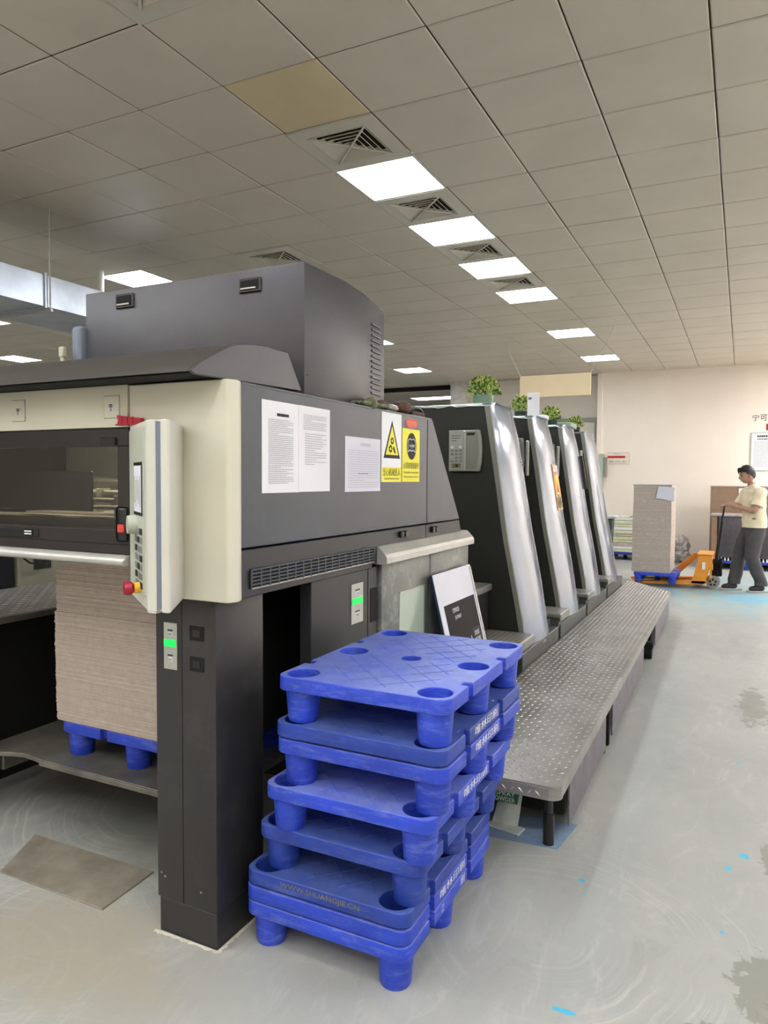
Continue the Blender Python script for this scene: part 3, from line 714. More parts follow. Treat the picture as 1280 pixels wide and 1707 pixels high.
mk('badge_plate', B().prism(pts, 'x', DX+.0002, DX+.002), 'red', s3)
text('lettering', 'TOPOB', 'orange_sticker', s3, .09, .02, (DX+.0022, 3.015, 1.74), Uy, Uz)
# clutter along the top edge
TZ = 1.793
def glove(cx, cy, ang, label, s=.8):
    t = thing('work_glove', label, 'glove', (cx, cy, TZ))
    b = B().ball((0, 0, .016), (.035, .06, .016), 2, lambda v: 1+.15*noise.noise(v*2.5))
    for k, a in enumerate((-.35, -.12, .1, .32)):
        l = .055-.006*abs(k-1.4)
        b.tube([(-.022+k*.015, .045, .014), (-.022+k*.015+a*.02, .045+l*.6, .016), (-.022+k*.015+a*.04, .045+l, .01)], [.009, .0085, .006])
    b.tube([(.03, .0, .014), (.05, .02, .014), (.058, .045, .01)], [.01, .009, .006])
    b.tube([(0, -.05, .016), (0, -.09, .018)], [.03, .034], 12)
    b.xf(Matrix.Translation((cx, cy, TZ)) @ Matrix.Rotation(ang, 4, 'Z') @ Matrix.Scale(s, 4)); mk('glove_body', b, 'dustgreen', t, smooth=60)
glove(-1.402, 2.64, 3.2, 'olive grey work glove lying on the machine top nearest the tall hood')
glove(-1.405, 2.745, .15, 'work glove lying behind the nearer glove, against the small twine ball')
for k, (y, r, l, m_, lab) in enumerate(((2.835, .022, .05, 'brownroll', 'small brown ball of twine between the gloves and the larger brown ball'), (2.93, .018, .05, 'film', 'grey crumpled wrapper between the two brown balls'), (3.06, .032, .06, 'brownroll', 'larger brown ball of twine on the machine top above the warning signs'))):
    mk('twine_ball' if m_ == 'brownroll' else 'crumpled_wrapper', B().ball((-1.43, y, TZ+r), (l*.8, l, r), 3, lambda v: 1+.12*noise.noise(v*5)), m_, loc=(-1.43, y, TZ), smooth=60, label=lab, cat='twine' if m_ == 'brownroll' else 'wrapper')
t = thing('hand_tool', 'black handled hand tool lying by the red badge on the machine top', 'tool', (-1.42, 3.2, TZ))
mk('tool_body', B().box(-1.46, -1.40, 3.12, 3.27, TZ, TZ+.022, .005), 'brownroll', t)
mk('tool_handle', B().tube([(-1.42, 3.14, TZ+.042), (-1.42, 3.22, TZ+.044), (-1.42, 3.26, TZ+.038), (-1.42, 3.285, TZ+.02), (-1.42, 3.29, TZ+.004)], .007), 'black', t, smooth=50)
# red plastic clip tucked behind the control box
t = thing('red_clip', 'dark red plastic clip sticking out above the hanging control box', 'clip', (-1.76, 1.71, 1.66))
mk('clip_body', B().prism([(-1.802, 1.661), (-1.798, 1.677), (-1.804, 1.694), (-1.70, 1.682), (-1.70, 1.664)], 'y', 1.700, 1.717, .001).box(-1.80, -1.70, 1.692, 1.70, 1.661, 1.665), 'darkred', t)
b = B()
for x in (-1.78, -1.757, -1.733): b.box(x, x+.002, 1.698, 1.70, 1.664, 1.688)
mk('clip_rib', b, 'darkred', t)

# ================================================================ pallets
PW, PL, PT, SLAB = .575, .785, .146, .045
HOLES = [(.064, .064), (.064, .392), (.064, .721), (.2875, .392), (.511, .064), (.511, .392), (.511, .721)]
def pallet_slab():
    cu = bpy.data.curves.new('slab', 'CURVE'); cu.dimensions = '2D'; cu.fill_mode = 'BOTH'
    cu.extrude = SLAB/2-.004; cu.bevel_depth = .004; cu.bevel_resolution = 2; cu.offset = -.004
    r = .04; n = 6; pts = []
    def arc(cx, cy, a0): 
        for k in range(n+1):
            a = a0+PI/2*k/n; pts.append((cx+r*math.cos(a), cy+r*math.sin(a)))
    arc(PW-r, PL-r, 0); arc(r, PL-r, PI/2)
    def notch(x, s, y):   # notch cut into a long side
        d = .028
        seq = [(x, y+.02), (x+s*d*.7, y+.018), (x+s*d, y+.012), (x+s*d, y-.012), (x+s*d*.7, y-.018), (x, y-.02)]
        return seq
    pts += notch(0, 1, .525)+notch(0, 1, .19)
    arc(r, r, PI); arc(PW-r, r, 1.5*PI)
    pts += [(x, y) for x, y in notch(PW, -1, .19)[::-1]]+[(x, y) for x, y in notch(PW, -1, .525)[::-1]]
    def spl(ps):
        s = cu.splines.new('POLY'); s.points.add(len(ps)-1); s.use_cyclic_u = True
        for i, (x, y) in enumerate(ps): s.points[i].co = (x, y, 0, 1)
    spl(pts)
    for i, (x, y) in enumerate(HOLES):
        rr = .051 if i != 3 else .034
        spl([(x+rr*math.cos(2*PI*k/24), y+rr*math.sin(2*PI*k/24)) for k in range(24)])
    ob = bpy.data.objects.new('slab', cu); COL.objects.link(ob)
    me = bpy.data.meshes.new_from_object(ob.evaluated_get(bpy.context.evaluated_depsgraph_get()))
    bpy.data.objects.remove(ob); me.transform(Matrix.Translation((0, 0, PT-SLAB/2)))
    return me
SL = pallet_slab()
def leg_mesh(r0, r1):
    return B().lathe([(r0+.006, PT-SLAB+.002), (r0+.003, .07), (r1+.003, .006), (r1, 0), (0, 0)], n=20).lathe([(r0, PT-.01), (r0-.004, .07), (r1-.006, .008), (0, .008)], n=20)
LEGM = []
for r0, r1 in ((.0495, .045), (.0335, .032)):
    lb = leg_mesh(r0, r1); bmesh.ops.recalc_face_normals(lb.bm, faces=lb.bm.faces); me = bpy.data.meshes.new('leg'); lb.bm.to_mesh(me); me.shade_smooth(); me.set_sharp_from_angle(angle=.8); LEGM.append(me)
rb = B()
for k in range(-3, 7):
    for s in (-1, 1):
        # diagonal grip ridges between the cups
        c = .392+(k-1.5)*.11
        p = []
        for tt in range(0, 21):
            x = .10+tt/20*.375; y = c+s*(x-.2875)
            if .04 < y < PL-.04 and all((x-hx)**2+(y-hy)**2 > .066**2 for hx, hy in HOLES): p.append((x, y))
            else:
                if len(p) > 2: rb.tube([(p[0][0], p[0][1], PT), (p[-1][0], p[-1][1], PT)], .0013, 4)
                p = []
        if len(p) > 2: rb.tube([(p[0][0], p[0][1], PT), (p[-1][0], p[-1][1], PT)], .0013, 4)
RID = bpy.data.meshes.new('grip_ridges'); rb.bm.to_mesh(RID)
def mat_copy(me, m):
    c = me.copy(); c.materials.clear(); c.materials.append(MT[m]); return c
PMESH = {m: (mat_copy(SL, m), [mat_copy(l, m) for l in LEGM], mat_copy(RID, m)) for m in ('blue', 'blue2', 'blue3')}
for v in PMESH.values():
    v[0].shade_smooth(); v[0].set_sharp_from_angle(angle=.3)
def pallet(x, y, z, rz, m, label, group=None, ridges=True):
    t = thing('plastic_pallet', label, 'pallet', (x, y, z), group); t.rotation_euler[2] = rz
    OFF[t.name] = Vector((0, 0, 0))
    sl, lg, rd = PMESH[m]
    o = bpy.data.objects.new('deck', sl); COL.objects.link(o); o.parent = t
    for i, (hx, hy) in enumerate(HOLES):
        o = bpy.data.objects.new('leg', lg[1 if i == 3 else 0]); COL.objects.link(o); o.parent = t; o.location = (hx, hy, 0)
    if ridges:
        o = bpy.data.objects.new('grip_ridges', rd); COL.objects.link(o); o.parent = t; o['kind'] = 'stuff'
    return t
NS = .0515
zs = [0, NS, 2*NS]; zs.append(zs[-1]+PT); zs.append(zs[-1]+PT); zs.append(zs[-1]+PT); zs.append(zs[-1]+NS); zs.append(zs[-1]+PT)
SPEC = [(-1.398, 1.822, 0.0, 'blue3', 'lowest blue plastic pallet of the stack, its legs on the floor'),
        (-1.398, 1.820, 0.0, 'blue', 'second blue pallet from the bottom of the stack'),
        (-1.397, 1.822, 0.0, 'blue2', 'third blue pallet from the bottom, worn yellow lettering on its front edge'),
        (-1.365, 1.845, 0.0, 'blue2', 'darker dirty blue pallet in the middle of the stack with a rusty notch'),
        (-1.322, 1.82, 0.0, 'blue3', 'blue pallet above the dirtiest one, white characters on its long side'),
        (-1.29, 1.835, 0.0, 'blue', 'third blue pallet from the top, scraped white at its front corner'),
        (-1.293, 1.833, 0.0, 'blue2', 'second blue pallet from the top, nested on the one below'),
        (-1.285, 1.835, 0.0, 'blue3', 'topmost blue plastic pallet of the stack with dusty round cups')]
PAL = []
for (x, y, rz, m, lab), z in zip(SPEC, zs):
    p = pallet(x, y, z, rz, m, lab); PAL.append(p)
def ptext(p, s, y0, w_, hh=.03, m='white_print', z=PT-SLAB+.011):
    text('lettering', s, m, p, w_, hh, (PW+.0004, y0, z), (0, 1, 0), (0, 0, 1), local=True)
for k in (1, 4, 5, 6): ptext(PAL[k], '唯林印刷', .255, .225)
ptext(PAL[0], '刷', .44, .04); ptext(PAL[0], '口', .27, .015, .025)
text('lettering', 'WWW.SHUANGJIE.CN', 'yellow_print', PAL[2], .28, .022, (.14, -.0006, PT-SLAB+.014), (1, 0, 0), (0, 0, 1), local=True)
for k, yy in ((7, .525), (7, .19), (3, .525)):
    b = B().box(PW-.03, PW-.0275, yy-.012, yy+.012, PT-SLAB+.008, PT-.008); mk('rust_stain', b, 'rust', PAL[k], local=True)

# sheet pile inside the delivery, on its pallet and lift plate
pp = pallet(-1.795, 2.10, .311, PI/2, 'blue', 'blue plastic pallet under the tall pile of boards inside the machine', ridges=False)
pile = thing('board_pile', 'tall pile of grey boards inside the delivery bay on a blue pallet', 'paper stack', (-2.2, 2.4, .457))
rnd = random.Random(5); b1, b2 = B(), B(); z = .458; k = 0; drift = 0
while z < 1.2:
    h_ = rnd.uniform(.0035, .0075); bb = b1 if rnd.random() < .8 else b2; drift += rnd.uniform(-.0012, .0012); drift = max(-.006, min(.006, drift))
    j = drift+rnd.uniform(-.0015, .0015)+(.005 if z > .92 else 0)
    bb.box(-2.6+j+rnd.uniform(-.002, .002), -1.79+j, 2.105+rnd.uniform(-.0015, .0015)+(.006 if z > .92 else 0), 2.64, z, z+h_-.0006); z += h_
mk('board_layers', b1, 'board', pile, kind='stuff'); mk('board_layers', b2, 'board2', pile, kind='stuff')
lp = thing('lift_plate', 'greasy steel lift plate carrying the board pile under the delivery', 'platform', (-2.2, 2.4, .27))
pr = [(-2.95, 2.04), (-2.83, 2.0), (-2.78, 2.02), (-2.72, 2.035), (-2.66, 2.03), (-2.58, 2.02), (-1.72, 2.02), (-1.72, 2.75), (-2.95, 2.75)]
mk('steel_plate', B().prism(pr, 'z', .292, .311, .002), 'lift', lp)
mk('front_edge', B().box(-2.6, -1.72, 2.012, 2.022, .288, .309, .002), 'lift', lp)
mk('lift_arm', B().box(-2.98, -2.88, 2.05, 2.6, .2, .29, .006).cyl((-2.9, 2.02, .16), (-2.9, 2.02, .33), .022), 'lift', lp)
ch = B()
for k in range(3): ch.box(-2.935-.004*(k % 2), -2.905+.004*(k % 2), 2.015, 2.035, .28+k*.03, .306+k*.03, .004)
mk('lift_chain', ch, 'black', lp)
dr = random.Random(12); db = B()
def dust(p, q, w_):
    p, q = Vector(p), Vector(q); n = 26; d = (q-p).normalized(); sd = Vector((-d.y, d.x, 0)); prev = None
    for i in range(n+1):
        c = p+(q-p)*i/n; a_, b__ = w_*dr.uniform(.3, 1.2), w_*dr.uniform(.1, .5)
        row = [db.bm.verts.new(c+sd*a_+Vector((0, 0, .0008))), db.bm.verts.new(c+Vector((0, 0, .004))), db.bm.verts.new(c-sd*b__+Vector((0, 0, .0008)))]
        if prev:
            for k in range(2): db.bm.faces.new((prev[k], row[k], row[k+1], prev[k+1]))
        prev = row
dust((-1.444, 1.748, 0), (-1.70, 1.745, 0), .012); dust((-1.443, 2.02, 0), (-1.443, 1.74, 0), .012)
mk('dust_line', db, mat('pale_floor_dust', '#c9c4b6', .9, 0, .1, 40), loc=(-1.55, 1.75, 0), label='thin line of pale dust around the foot of the dark column', cat='dust', kind='stuff')
mk('floor_hatch', B().prism([(-2.6, 1.99), (-2.47, 1.738), (-1.94, 1.741), (-1.955, 2.0)], 'z', .0005, .006, .001), 'hatch', loc=(-2.2, 1.87, 0), label='worn beige steel hatch plate set in the floor left of the column', cat='floor plate')

# ================================================================ operator side platform and cabinet at the left
def treads(name, parent, x0, x1, y0, y1, z, pitch=.034, ln=.022, wd=.006, hh=.0016, m='plate_ridge', ax='z', inside=None):
    V, F = [], []; i = 0; nx = int((x1-x0)/pitch); ny = int((y1-y0)/pitch)
    for a in range(nx+1):
        for b_ in range(ny+1):
            cx, cy = x0+pitch*.5+a*pitch, y0+pitch*.5+b_*pitch
            if cx > x1-.008 or cy > y1-.008 or (inside and not inside(cx, cy)): continue
            s = 1 if (a+b_) % 2 else -1; c = .7071; dx, dy = c*ln/2, s*c*ln/2; wx, wy = -s*c*wd/2, c*wd/2
            n = len(V)
            pts = [(cx-dx, cy-dy, 0), (cx+wx, cy+wy, 0), (cx+dx, cy+dy, 0), (cx-wx, cy-wy, 0), (cx-dx*.4, cy-dy*.4, hh), (cx+dx*.4, cy+dy*.4, hh)]
            for px, py, pz in pts: V.append((px, py, z+pz) if ax == 'z' else ((z+pz, px, py) if ax == 'x' else (px, z-pz, py)))
            F += [(n, n+3, n+5, n+4), (n+2, n+1, n+4, n+5), (n, n+4, n+1), (n+3, n+2, n+5)]
    o3 = off(parent); V = [(a-o3.x, b_-o3.y, c-o3.z) for a, b_, c in V]
    me = bpy.data.meshes.new(name); me.from_pydata(V, [], F)
    o = link_mesh(name, me, m, parent, 0); o['kind'] = 'stuff'; OFF[o.name] = o3; return o
op = thing('operator_platform', 'raised tread plate platform on the far left side of the press', 'platform', (-3.6, 3.5, 0))
mk('platform_top', B().box(-4.0, -3.2, 2.05, 5.0, .775, .81, .006), 'plate', op)
treads('tread_pattern', op, -3.98, -3.22, 2.1, 3.6, .81, .05, .036, .01, .003)
mk('platform_skirt', B().box(-3.98, -3.24, 2.05, 5.0, 0, .775), 'matblack', op)
cb = thing('side_cabinet', 'pale grey green cabinet with a grille behind the board pile', 'cabinet', (-4.3, 3.2, 0))
mk('cabinet_body', B().box(-4.6, -4.02, 2.99, 3.7, 0, 1.3, .01), 'cabinet_pale', cb)
b = B()
for k in range(12): b.box(-4.021, -4.017, 3.1+k*.011, 3.105+k*.011, .9, 1.0)
mk('grille', b, 'ink_dark', cb)
mk('cable', B().tube([(-4.015, 3.0, 1.0), (-3.99, 3.05, .95), (-3.98, 3.15, .93), (-4.0, 3.2, .95)], .006), 'black', cb)
mk('dark_cabinet', B().box(-4.7, -4.02, 2.2, 2.96, 0, 1.5, .01), 'skirt', loc=(-4.3, 2.5, 0), label='dark grey cabinet at the left picture edge beside the pale cabinet', cat='cabinet')
mk('cabinet_wall_added', B().box(-4.75, -4.1, 3.75, 8.5, 0, 1.6, .01), 'unit_dark', loc=(-4.4, 6, 0), label='long dark body added on the far side to darken the view behind the press', cat='machine')  # unseen body added to keep the gap behind the press dark

# ================================================================ printing units
UP = 1.057; UY = 4.62
def lerp(tb, z):
    for (z0, x0), (z1, x1) in zip(tb, tb[1:]):
        if z0 <= z <= z1: return x0+(x1-x0)*(z-z0)/(z1-z0)
    return tb[-1][1]
EDGE = [(.3, -1.268), (.545, -1.30), (1.122, -1.414), (1.585, -1.485), (1.98, -1.55), (2.1, -1.57)]      # dark face / trim
FRONT = [(.3, -1.232), (.396, -1.245), (.548, -1.262), (1.122, -1.378), (1.585, -1.446), (1.975, -1.507), (2.1, -1.52)]   # trim / cover
REAR = [(.3, -1.20), (.416, -1.215), (.79, -1.278), (1.146, -1.35), (1.77, -1.455), (2.0, -1.51), (2.1, -1.53)]
ULAB = ['first printing unit behind the delivery, with an operator pad on its dark side', 'second printing unit from the front, orange warning sticker on its silver cover',
        'third printing unit from the front, black handle on its silver cover', 'fourth and farthest printing unit with slanted silver cover']
CW = .50
def unit(k):
    y = UY+k*UP
    t = thing('printing_unit', ULAB[k], 'printing machine', (-2.2, y+.3, 0), 'printing units in a row')
    zs_ = [.40, .545, .8, 1.122, 1.4, 1.585, 1.8, 1.98]
    body = [(-3.2, .40)]+[(lerp(EDGE, z), z) for z in zs_]+[(-3.2, 1.98)]
    mk('unit_body', B().prism(body, 'y', y, y+.56), 'unit_dark', t, label='dark green grey side')
    # dull trim strip between dark side and cover
    b = B(); seg = 14
    for s in range(seg):
        z0, z1 = .40+(1.985-.40)*s/seg, .40+(1.985-.40)*(s+1)/seg
        b.quad((lerp(EDGE, z0), y-.006, z0), (lerp(FRONT, z0)-.006, y-.006, z0), (lerp(FRONT, z1)-.006, y-.006, z1), (lerp(EDGE, z1), y-.006, z1))
        b.quad((lerp(FRONT, z0)-.006, y-.006, z0), (lerp(FRONT, z0), y+.004, z0), (lerp(FRONT, z1), y+.004, z1), (lerp(FRONT, z1)-.006, y-.006, z1))
        b.quad((lerp(EDGE, z0), y-.006, z0), (lerp(EDGE, z0), y+.004, z0), (lerp(EDGE, z1), y+.004, z1), (lerp(EDGE, z1), y-.006, z1))
    mk('cover_trim', b, 'bevel', t)
    # curved silver cover as a solid shell
    b = B(); nz_, ny_ = 26, 14; rings = []
    for i in range(nz_+1):
        z = .395+(2.0-.395)*i/nz_; ring = []
        for j in range(ny_+1):
            v = j/ny_; f, r = lerp(FRONT, min(z, 1.99)), lerp(REAR, min(z, 1.99))
            x = f+(r-f)*v+.028*math.sin(PI*v)**.8; yy = y+.004+CW*v
            zz = z
            if i == 0: zz = z-.03*math.sin(PI*v)
            if i == nz_: x -= .035*(1-abs(2*v-1)); zz = 2.0+.01*math.sin(PI*v)
            if i == nz_-1: x -= .006
            ring.append(b.bm.verts.new((x, yy, zz)))
        for j in (ny_, 0): ring.append(b.bm.verts.new((ring[j].co.x-.06, ring[j].co.y, ring[j].co.z)))
        rings.append(ring)
    n = ny_+3
    for a, c in zip(rings, rings[1:]):
        for j in range(n): b.bm.faces.new((a[j], a[(j+1) % n], c[(j+1) % n], c[j]))
    b.bm.faces.new(rings[0][::-1]); b.bm.faces.new(rings[-1])
    cv = mk('silver_cover', b, 'silver', t, smooth=40, label='glossy silver cover')
    mk('unit_top', B().box(-3.2, -1.56, y-.003, y+.56, 1.98, 1.992, .003), 'bevel', t)
    # base and steps
    mk('unit_base', B().box(-3.0, -1.2, y-.24, y+.745, .0, .40, .004), 'base_grey', t)
    mk('base_riser', B().box(-3.0, -1.26, y+.53, y+.745, .40, .455, .003), 'base_grey', t)
    st = mk('step', B().box(-2.0, -1.19, y-.30 if k else y-.46, y-.012, .455, .49, .006), 'plate', t)
    treads('step_treads', st, -1.98, -1.2, (y-.30 if k else y-.46)+.01, y-.02, .49, .034)
    mk('step_nose', B().box(-1.2, -1.186, (y-.30 if k else y-.46), y-.012, .43, .487, .005), 'plate', st)
    mk('step_riser', B().box(-1.9, -1.21, (y-.28 if k else y-.44), y-.02, .38, .455), 'base_grey', st)
    return t, cv
UN = []
for k in range(4): UN.append(unit(k))
def opad(k):
    y = UY+k*UP; t = UN[k][0]
    p = mk('operator_pad', B().prism([(-1.79, 1.545), (-1.575, 1.545), (-1.563, 1.60), (-1.558, 1.685), (-1.563, 1.76), (-1.573, 1.82), (-1.79, 1.82)], 'y', y-.035, y, .004), 'pad', t, smooth=30)
    mk('pad_face', B().box(-1.782, -1.685, y-.038, y-.035, 1.555, 1.81), 'label', p)
    mk('pad_recess', B().prism([(-1.662, 1.56), (-1.592, 1.56), (-1.58, 1.62), (-1.577, 1.685), (-1.582, 1.76), (-1.59, 1.805), (-1.662, 1.805)], 'y', y-.0365, y-.0345), 'bevel', p)
    mk('recess_shade', B().prism([(-1.66, 1.785), (-1.61, 1.785), (-1.60, 1.803), (-1.66, 1.803)], 'y', y-.0372, y-.036), 'ink_dark', p)
    mk('pad_rib', B().box(-1.683, -1.666, y-.045, y-.034, 1.55, 1.815, .003), 'rail', p)
    for r in range(5):
        for c in range(3):
            if (r, c) in ((0, 1), (3, 0)): continue
            mk('key', B().box(-1.772+c*.029, -1.752+c*.029, y-.041, y-.038, 1.70-r*.024, 1.716-r*.024), ('paper' if r == 0 else 'bevel'), p)
    mk('turn_switch', B().cyl((-1.727, y-.038, 1.583), (-1.727, y-.05, 1.583), .009, n=14), 'black', p)
    mk('yellow_field', B().box(-1.765, -1.70, y-.0388, y-.038, 1.568, 1.598), 'yellow_print', p)
    prints('small_print', 'ink_dark', p, (-1.768, y-.0385, 1.74), (1, 0, 0), (0, 0, 1), .066, .05, 3, 21, .8, .25)
for k in range(4): opad(k)
# side handles standing out from the covers, next unit's pad edges seen beyond
for k in range(1, 4):
    y = UY+k*UP
    mk('control_flap', B().box(-1.545, -1.52, y-.05, y-.02, 1.52, 1.80, .006), 'rail', UN[k][0], smooth=30)
y = UY+UP
def cover_pt(k, z, v):
    f, r = lerp(FRONT, z), lerp(REAR, z); return Vector((f+(r-f)*v+.028*math.sin(PI*v)**.8, UY+k*UP+.004+CW*v, z))
def patch(k, z0, z1, v0, v1, m, name, par, t=.002):
    b = B(); a, b_, c, d = cover_pt(k, z0, v0), cover_pt(k, z0, v1), cover_pt(k, z1, v1), cover_pt(k, z1, v0)
    n = (b_-a).cross(d-a).normalized()
    if n.x < 0: n = -n
    vs = [b.bm.verts.new(p+n*o) for o in (.0, t+.001) for p in (a, b_, c, d)]
    for f in ((0, 3, 2, 1), (4, 5, 6, 7), (0, 1, 5, 4), (1, 2, 6, 5), (2, 3, 7, 6), (3, 0, 4, 7)): b.bm.faces.new([vs[i] for i in f])
    return mk(name, b, m, par), a, b_, c, d, n
st = thing('warning_sticker', 'orange and red warning sticker on the second unit silver cover', 'sticker', tuple(cover_pt(1, 1.25, .8)))
pch, a, b_, c, d, n = patch(1, 1.24, 1.62, .50, .95, 'orange_sticker', 'sticker_sheet', st, .004)
uu, vv = (b_-a), (d-a)
for (u0, u1, v0, v1, m, nm) in ((.1, .9, .84, .97, 'white_print', 'sticker_field'), (.12, .88, .05, .28, 'yellow_print', 'sticker_field'), (.25, .75, .34, .76, 'yellow', 'sticker_field')):
    b = B(); P = lambda u, v: a+uu*u+vv*v+n*.0062
    b.quad(P(u0, v0), P(u1, v0), P(u1, v1), P(u0, v1)); mk(nm, b, m, st)
b = B(); P = lambda u, v: a+uu*u+vv*v+n*.0068
vs = [b.bm.verts.new(P(*q)) for q in ((.3, .38), (.7, .38), (.5, .72))]; b.bm.faces.new(vs); mk('sticker_triangle', b, 'red', st)
text('lettering', '当心', 'red', st, uu.length*.6, vv.length*.09, a+uu*.2+vv*.86+n*.0066, uu, vv)
text('lettering', '小心触电', 'ink_dark', st, uu.length*.7, vv.length*.09, a+uu*.15+vv*.12+n*.0066, uu, vv)
patch(2, 1.40, 1.72, .86, .97, 'black', 'cover_handle', UN[2][0], .03)
for k in (0, 1):
    q = cover_pt(k, 1.64, .93); b = B()
    for i in range(10):
        b.box(q.x+.004, q.x+.014, q.y-.02+(i % 3)*.014, q.y-.012+(i % 3)*.014, q.z-.05+(i//3)*.022, q.z-.04+(i//3)*.022, .002)
    mk('grille_button', b, 'bevel', UN[k][0])
# small upper step between delivery and first unit
us = thing('upper_step', 'small higher tread plate step in front of the first printing unit', 'step', (-1.7, 4.3, 0))
mk('step_plate', B().box(-2.2, -1.475, 4.12, 4.608, .755, .80, .008), 'plate', us)
treads('step_treads', us, -2.18, -1.485, 4.13, 4.6, .80, .034)
mk('step_support', B().box(-2.1, -1.50, 4.14, 4.60, .44, .755, .003), 'skirt', us)

# ================================================================ long tread plate platform in front of the units
PFZ = .30
pf = thing('walk_platform', 'long worn tread plate platform running beside the printing units', 'platform', (-.9, 5.5, 0))
def rnd_poly():
    pts = [(-1.195, 2.76)]
    for k in range(6):
        a = -PI/2+PI/2*k/5; pts.append((-.645+.045*math.cos(a), 2.805+.045*math.sin(a)))
    pts += [(-.653, 8.2), (-.658, 8.235), (-1.195, 8.98)]; return pts
mk('platform_top', B().prism(rnd_poly(), 'z', PFZ-.012, PFZ, .003, 2), 'plate', pf, smooth=30, label='worn tread plate top')
def ex(y): return -.600-.0098*(y-2.8)
mk('platform_lip', B().prism([(ex(2.8), 2.8), (ex(8.2), 8.2), (ex(8.2)-.012, 8.2), (ex(2.8)-.012, 2.8)], 'z', PFZ-.052, PFZ-.004, .001).box(-1.19, -.64, 2.755, 2.772, PFZ-.055, PFZ-.006, .002), 'plate', pf)
mk('platform_corner', B().cyl((-.645, 2.803, PFZ-.055), (-.645, 2.803, PFZ-.008), .0455, n=24), 'plate', pf, smooth=40)
treads('tread_pattern', pf, -1.19, -.605, 2.79, 8.9, PFZ, .034, .026, .0085, .0028, inside=lambda x, y: y < 8.2-(x+.655)*1.39 and x < ex(y)-.012)
V = treads('lip_treads', pf, -1.18, -.65, PFZ-.05, PFZ-.012, 2.755, .034, .03, .007, .002, ax='y')
for y0, y1 in ((3.02, 3.98), (4.22, 5.80), (6.72, 8.18)):
    mk('skirt_plate', B().prism([(ex(y0)-.014, y0), (ex(y1)-.014, y1), (ex(y1)-.022, y1), (ex(y0)-.022, y0)], 'z', .035, PFZ-.02, .001), 'plate_side', pf)
mk('cross_beam', B().box(-1.15, -.645, 3.03, 3.06, .07, .28, .003).box(-1.18, -1.15, 2.84, 8.4, .05, .28), 'matblack', pf)
for x, y in ((-.675, 2.90), (-1.12, 2.92), (-.665, 4.02), (-.665, 4.16), (-.69, 5.9), (-.69, 6.7), (-.70, 8.1)):
    if y in (4.02, 4.16): mk('platform_leg', B().box(x-.02, x+.03, y-.02, y+.02, 0, PFZ-.02, .002), 'matblack', pf)
    else:
        lg = mk('platform_leg', B().cyl((x, y, .11), (x, y, PFZ-.02), .017, n=16), 'skirt', pf, smooth=40)
        mk('leg_sleeve', B().cyl((x, y, 0), (x, y, .13), .023, n=16), 'black', lg, smooth=40)
mk('caster', B().cyl((-.70, 6.35, .05), (-.64, 6.35, .05), .05, n=18).box(-.71, -.63, 6.31, 6.39, .09, .14, .004), 'matblack', pf)
mk('blue_floor_mark', B().prism([(-1.1, 2.83), (-.63, 2.87), (-.60, 3.12), (-1.1, 3.1)], 'z', .0006, .0016), 'navy' if 0 else mat('worn_blue_floor_paint', '#7f97b4', .6, 0, .12, 14, wear='#a5a8a6', wscale=18, wamt=.8), loc=(-.85, 3, 0), label='patch of worn blue floor paint under the near end of the platform', cat='floor marking')

# spray powder bag on the floor
bg = thing('powder_bag', 'white bag of spray powder with green print under the platform end', 'bag', (-.88, 2.98, 0))
b = B(); nx_, nz2 = 8, 12; g = {}
for s in (0, 1):
    for i in range(nx_+1):
        for k in range(nz2+1):
            u, v = i/nx_, k/nz2; wd = .115-.025*v
            puff = .02*math.sin(PI*u)*math.sin(PI*min(1, v*.9+.08))*(1 if s else -1)+.004*noise.noise(Vector((u*6, v*9, s*5)))
            g[s, i, k] = b.bm.verts.new((-.88+wd*(u-.5)+.03*v, 2.965+.5*v*.1-puff*(1)+.03*(1-v)*0, .002+.215*v-(.03 if v > .99 and 0 else 0)))
for s in (0, 1):
    for i in range(nx_):
        for k in range(nz2): b.bm.faces.new((g[s, i, k], g[s, i+1, k], g[s, i+1, k+1], g[s, i, k+1]))
bmesh.ops.remove_doubles(b.bm, verts=b.bm.verts, dist=.0045)
mk('bag_body', b, 'bag', bg, smooth=60)
mk('green_label', B().prism([(-.935, .115), (-.82, .115), (-.81, .17), (-.925, .17)], 'y', 2.944, 2.946), 'bag_green', bg)
text('lettering', 'SPRAY', 'white_print', bg, .085, .02, (-.915, 2.9435, .144), (1, 0, 0), (0, 0, 1))
text('lettering', 'POWDER', 'white_print', bg, .1, .02, (-.93, 2.9435, .119), (1, 0, 0), (0, 0, 1))
mk('bag_foot', B().prism([(-.95, 2.93), (-.80, 2.90), (-.79, 2.97), (-.94, 2.99)], 'z', .001, .01, .003), 'bag', bg)

# poster board leaning on the cabinet
ps = thing('poster_board', 'white framed board with black poster leaning on the metal cabinet doors', 'poster', (-1.19, 3.55, .3))
top, bot = Vector((-1.36, 0, 1.018)), Vector((-1.185, 0, .304)); uz = (top-bot).normalized(); hh = (top-bot).length
o = Vector((bot.x, 3.275, bot.z)); uy = Vector((0, 1, 0)); nn = uy.cross(uz)
def pbox(a, b_, c, d, t0, t1, m, nm, par=ps):
    bb = B(); r = [bb.bm.verts.new(o+uy*u+uz*v+nn*t) for t in (t0, t1) for u, v in ((a, c), (b_, c), (b_, d), (a, d))]
    for f in ((0, 3, 2, 1), (4, 5, 6, 7), (0, 1, 5, 4), (1, 2, 6, 5), (2, 3, 7, 6), (3, 0, 4, 7)): bb.bm.faces.new([r[k] for k in f])
    return mk(nm, bb, m, par)
pbox(0, .54, 0, hh, -.012, 0, 'navy', 'board_back'); pbox(0.001, .54, 0, hh, 0, .004, 'paper_blue', 'white_board')
